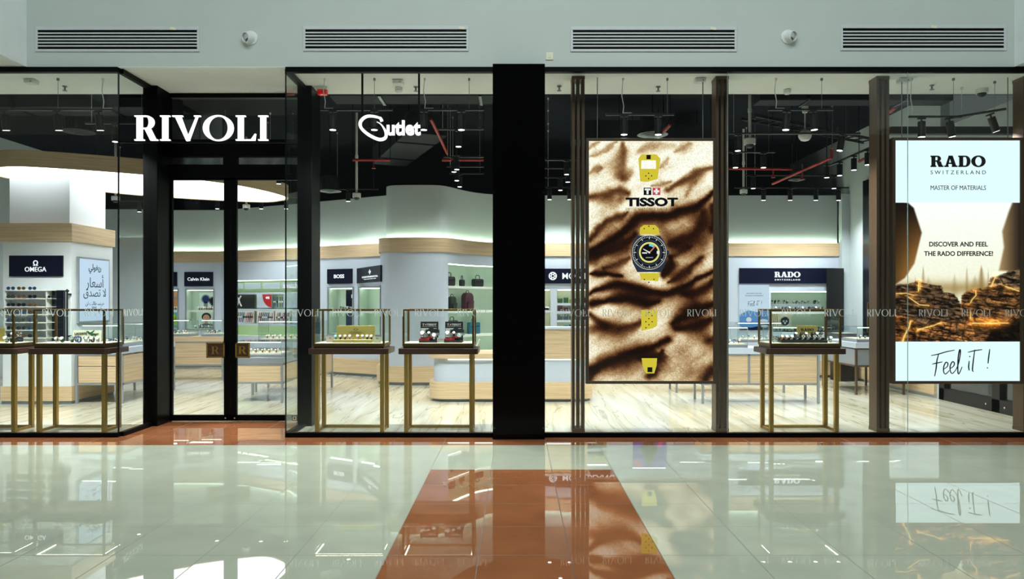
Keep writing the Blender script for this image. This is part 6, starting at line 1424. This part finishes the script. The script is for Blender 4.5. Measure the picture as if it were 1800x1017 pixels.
def rocks(X, Y):
    f = np.clip((Y - 356) / 155, 0, 1)[..., None]
    colr = (1 - f) * np.array((252, 255, 252.)) + f * np.array((244, 242, 214.))
    hz = np.exp(-((Y - 506) / 12) ** 2)[..., None]; colr = colr * (1 - .75 * hz) + np.array((160, 130, 76.)) * .75 * hz
    for u_, v0, hw, k in ((225, 440, 2.4, .55), (170, 515, 2, .35), (525, 445, 2.2, .45), (625, 440, 4.6, .75), (672, 470, 2, .5), (440, 500, 5, .3), (580, 510, 8, .4), (260, 520, 8, .3)):
        x, y0 = C_((u_, v0))[0]; w2 = hw * np.clip((Y - y0) / 26, .05, 1.2); k2 = (k * np.exp(-((X - x) / np.maximum(w2, .4)) ** 2) * (Y > y0) * np.clip((Y - y0) / 10, 0, 1))[..., None]; colr = colr * (1 - k2) + np.array((140, 108, 58.)) * k2
    m1 = inside(X, Y, C_((10, 10), (120, 25), (160, 60), (215, 230), (165, 440), (100, 540), (10, 600)), 3)[..., None]
    g = np.clip((Y - 365) / 120, 0, 1)[..., None]; e = np.clip((X - 1573) / 40, 0, 1)[..., None]; lc = (1 - g) * np.array((26, 18, 12.)) + g * (np.array((196, 136, 64.)) * (.45 + .55 * e)); colr = colr * (1 - m1) + lc * m1
    m2 = inside(X, Y, C_((840, 20), (910, 20), (910, 500), (745, 490), (780, 330), (768, 220), (815, 80)), 4)[..., None]
    e2 = np.clip((X - 1755) / 36, 0, 1)[..., None]; rc = (1 - e2) * np.array((176, 142, 96.)) + e2 * np.array((44, 34, 28.)); colr = colr * (1 - m2) + rc * m2
    RK = [(C_((20, 590), (120, 585), (190, 560), (260, 585), (350, 590), (365, 640), (440, 650), (470, 700), (520, 780), (560, 990), (20, 990)), (112, 84, 58), .9), (C_((490, 660), (540, 625), (640, 612), (690, 600), (760, 585), (910, 600), (910, 990), (560, 990), (480, 760)), (122, 82, 46), 1.0), (C_((665, 600), (690, 540), (760, 520), (820, 490), (910, 485), (910, 640), (760, 590)), (146, 116, 84), .9), (C_((20, 800), (110, 810), (185, 850), (180, 990), (20, 990)), (130, 80, 36), 1.0), (C_((180, 900), (330, 850), (450, 830), (560, 860), (580, 930), (520, 990), (180, 990)), (150, 98, 54), 1.0), (C_((690, 910), (780, 850), (910, 810), (910, 990), (640, 990)), (44, 30, 16), .8)]
    U, V = X * .97 + Y * .22, Y * .97 - X * .16; tx_ = fbm(U / 13, V / 2.6, 5, 3); t2 = fbm(X / 2.4, Y / 1.8, 3, 8); crack = np.clip(np.abs(fbm(U / 34, V / 6.5, 3, 21) - .42) * 13, .12, 1) * np.clip(np.abs(fbm(U / 12, V / 14, 2, 33) - .36) * 16 + .25, .3, 1)
    for poly, cl, k in RK:
        d, _ = dist_line(X, Y, poly + poly[:1]); ms = inside(X + (t2 - .4) * 3, Y + (tx_ - .4) * 5, poly, 1.6)[..., None]; rim = np.exp(-(d / 2.2) ** 2)
        sh = (.08 + 2.5 * np.clip(tx_ - .2, 0, 1) * crack * (.55 + t2) + .9 * rim * t2)[..., None]; colr = colr * (1 - ms) + np.array(cl, float) * np.clip(sh, .05, 1.9) * k * ms
    warm = np.exp(-(((X - 1738) / 30) ** 2 + ((Y - 568) / 11) ** 2))[..., None]; colr = colr + warm * np.array((110, 62, 16.))
    for poly, hw in ((C_((38, 648), (110, 645), (160, 660)), .7), (C_((120, 670), (200, 725), (265, 730)), .8), (C_((195, 570), (192, 630)), .9), (C_((207, 575), (203, 620)), .7), (C_((585, 630), (588, 660), (560, 690), (550, 710)), .9), (C_((722, 530), (705, 570), (692, 600)), .9), (C_((790, 600), (830, 612), (880, 630)), .9), (C_((550, 770), (550, 820)), .8), (C_((560, 852), (680, 852), (810, 850)), .8), (C_((680, 845), (700, 835), (735, 830)), .6), (C_((185, 895), (290, 870), (350, 845)), .8), (C_((138, 840), (128, 880), (95, 940), (85, 975)), 1.4)):
        d, _ = dist_line(X, Y, poly); k2 = np.exp(-(d / (hw * 1.1)) ** 2)[..., None]; gl = np.exp(-(d / 5) ** 2)[..., None]; colr = colr + gl * np.array((70, 40, 8.)); colr = colr * (1 - k2) + np.array((255, 226, 140.)) * k2
    return colr
grid_screen(t, 'rock_print', 1573, 1792.5, 356, 600, 230, 256, rocks, print_mat('rock_print', .05, 60))
flat(t, 'upper_panel_print', SCREENW, [rect(1573, 1792.5, 247, 356)], .002); flat(t, 'lower_panel_print', SCREENW, [rect(1573, 1792.5, 600, 669.5)], .002)
k = YS / F; m = MB(c); put_word(m, 'RADO', (wx(1635, YS), YS - .006, wz(293.5, YS)), RX, UZ, 97 * k, 20 * k, .002, t=.30, h=.13, s=.07, gap=.05); m.build('lettering', INK, t)
for body, y, pw, ph, b in (('S W I T Z E R L A N D', 303, 97, 6.6, .0), ('MASTER OF MATERIALS', 330, 97, 8, .0), ('DISCOVER AND FEEL', 429, 103, 8.6, .025), ('THE RADO DIFFERENCE!', 445.5, 121, 8.6, .025)): line_text(t, 'lettering', INK, body, 1684 if y > 400 else 1683.5, y, pw, ph, b, .010)
tt_ = t; feel(tt_, Vector((wx(1636, YS), YS - .008, wz(661, YS))), RX, 103 * k, 47 * k, 1.1 * k)
# ------------------------------------------------------------------ lit shop name over the entrance and the script sign
y = YF + .01; zr = wz(247.5, y); t = thing('shop_name_sign', 'large white lit letters standing on a thin rail over the entrance', 'sign', (wx(355, y), y, zr)); c = Vector(t.location)
MB(c).box(XL0, XL1, y + .005, y + .03, zr - .022, zr).build('rail', BLACK, t)
ls, tot = word('RIVOLI', .195, .05, .075, .085); x0, x1 = wx(238, y), wx(472, y); r_ = RX * ((x1 - x0) / tot); u_ = UZ * (wz(203.5, y) - zr)
for l in ls:
    m = MB(c); m.plate(l, (x0, y + .002, zr), r_, u_, .03); lo = m.build('letter', LETTER, t)
    m = MB(c); m.plate(l, (x0, y + .03, zr), r_, u_, .027); m.build('letter_back', BLACKP, lo)
y = YF + .16; t = thing('script_sign', 'white lit script sign hung from two black bars', 'sign', (wx(690, y), y, wz(243, y))); c = Vector(t.location)
for px in (636, 736): MB(c).box(wx(px - 1.6, y), wx(px + 1.6, y), y + .02, y + .045, wz(222, y), 4.5).build('hanger_bar', BLACK, t)
m = MB(c); m.box(wx(634, y), wx(747, y), y + .02, y + .03, wz(224, y), wz(222, y)); m.build('rear_rail', BLACK, t)
sw = spline([(671, 213), (668, 207.5), (655, 204), (643, 205), (634, 213), (634, 223), (643, 233), (656, 241), (668, 245), (677, 242), (678.5, 234), (674, 224), (668, 217), (662, 214)], 6)
m = MB(c); nn = len(sw); lft, rgt = [], []
for i, (px, py) in enumerate(sw):
    a, b = sw[max(0, i - 1)], sw[min(nn - 1, i + 1)]; dx, dy = b[0] - a[0], b[1] - a[1]; q2 = math.hypot(dx, dy); tq = i / (nn - 1); hw = 2.6 if tq < .08 else 1.0 + 1.7 * math.sin(math.pi * tq) ** .7
    if tq > .75: hw = 2.5 * (1 - (tq - .75) / .27)
    lft.append((px - dy / q2 * hw, py + dx / q2 * hw)); rgt.append((px + dy / q2 * hw, py - dx / q2 * hw))
W2 = lambda p: (wx(p[0], y), wz(p[1], y))
m.plate([[W2(lft[i]), W2(lft[i + 1]), W2(rgt[i + 1]), W2(rgt[i])] for i in range(nn - 1)], (0, y + .02, 0), RX, UZ, .03); m.build('letter_swash', LETTER, t)
m = MB(c); put_text(m, 'utlet', (wx(709.5, y), y + .02, wz(224.5, y)), RX, UZ, wx(739.5, y) - wx(680, y), wz(211, y) - wz(237.5, y), .03, .03); m.build('letters', LETTER, t)
# notice sticker on the glass
y = YF; t = thing('door_sticker', 'small black and white square sticker low on the glass by the entrance', 'sticker', (wx(517.5, y), y - .003, wz(734.5, y))); c = Vector(t.location)
m = MB(c); m.box(wx(514, y), wx(522, y), y - .003, y - .001, wz(739, y), wz(730, y)); m.build('plate', CREAM, t)
m = MB(c); a, b, z0, z1 = wx(514, y), wx(522, y), wz(739, y), wz(730, y); e = .007
m.box(a, b, y - .005, y - .003, z0, z0 + e); m.box(a, b, y - .005, y - .003, z1 - e, z1); m.box(a, a + e, y - .005, y - .003, z0, z1); m.box(b - e, b, y - .005, y - .003, z0, z1)
m.box(a + .018, a + .026, y - .005, y - .003, z0 + .015, z1 - .015); m.box(b - .026, b - .018, y - .005, y - .003, z0 + .015, z1 - .015); m.build('border_print', INK, t)
# unused prototypes, if any, leave the scene
for o in list(COL.objects):
    if o.type == 'EMPTY' and o.get('label') in ('w', 's', 'spot'):
        for ch in list(o.children): bpy.data.objects.remove(ch)
        bpy.data.objects.remove(o)
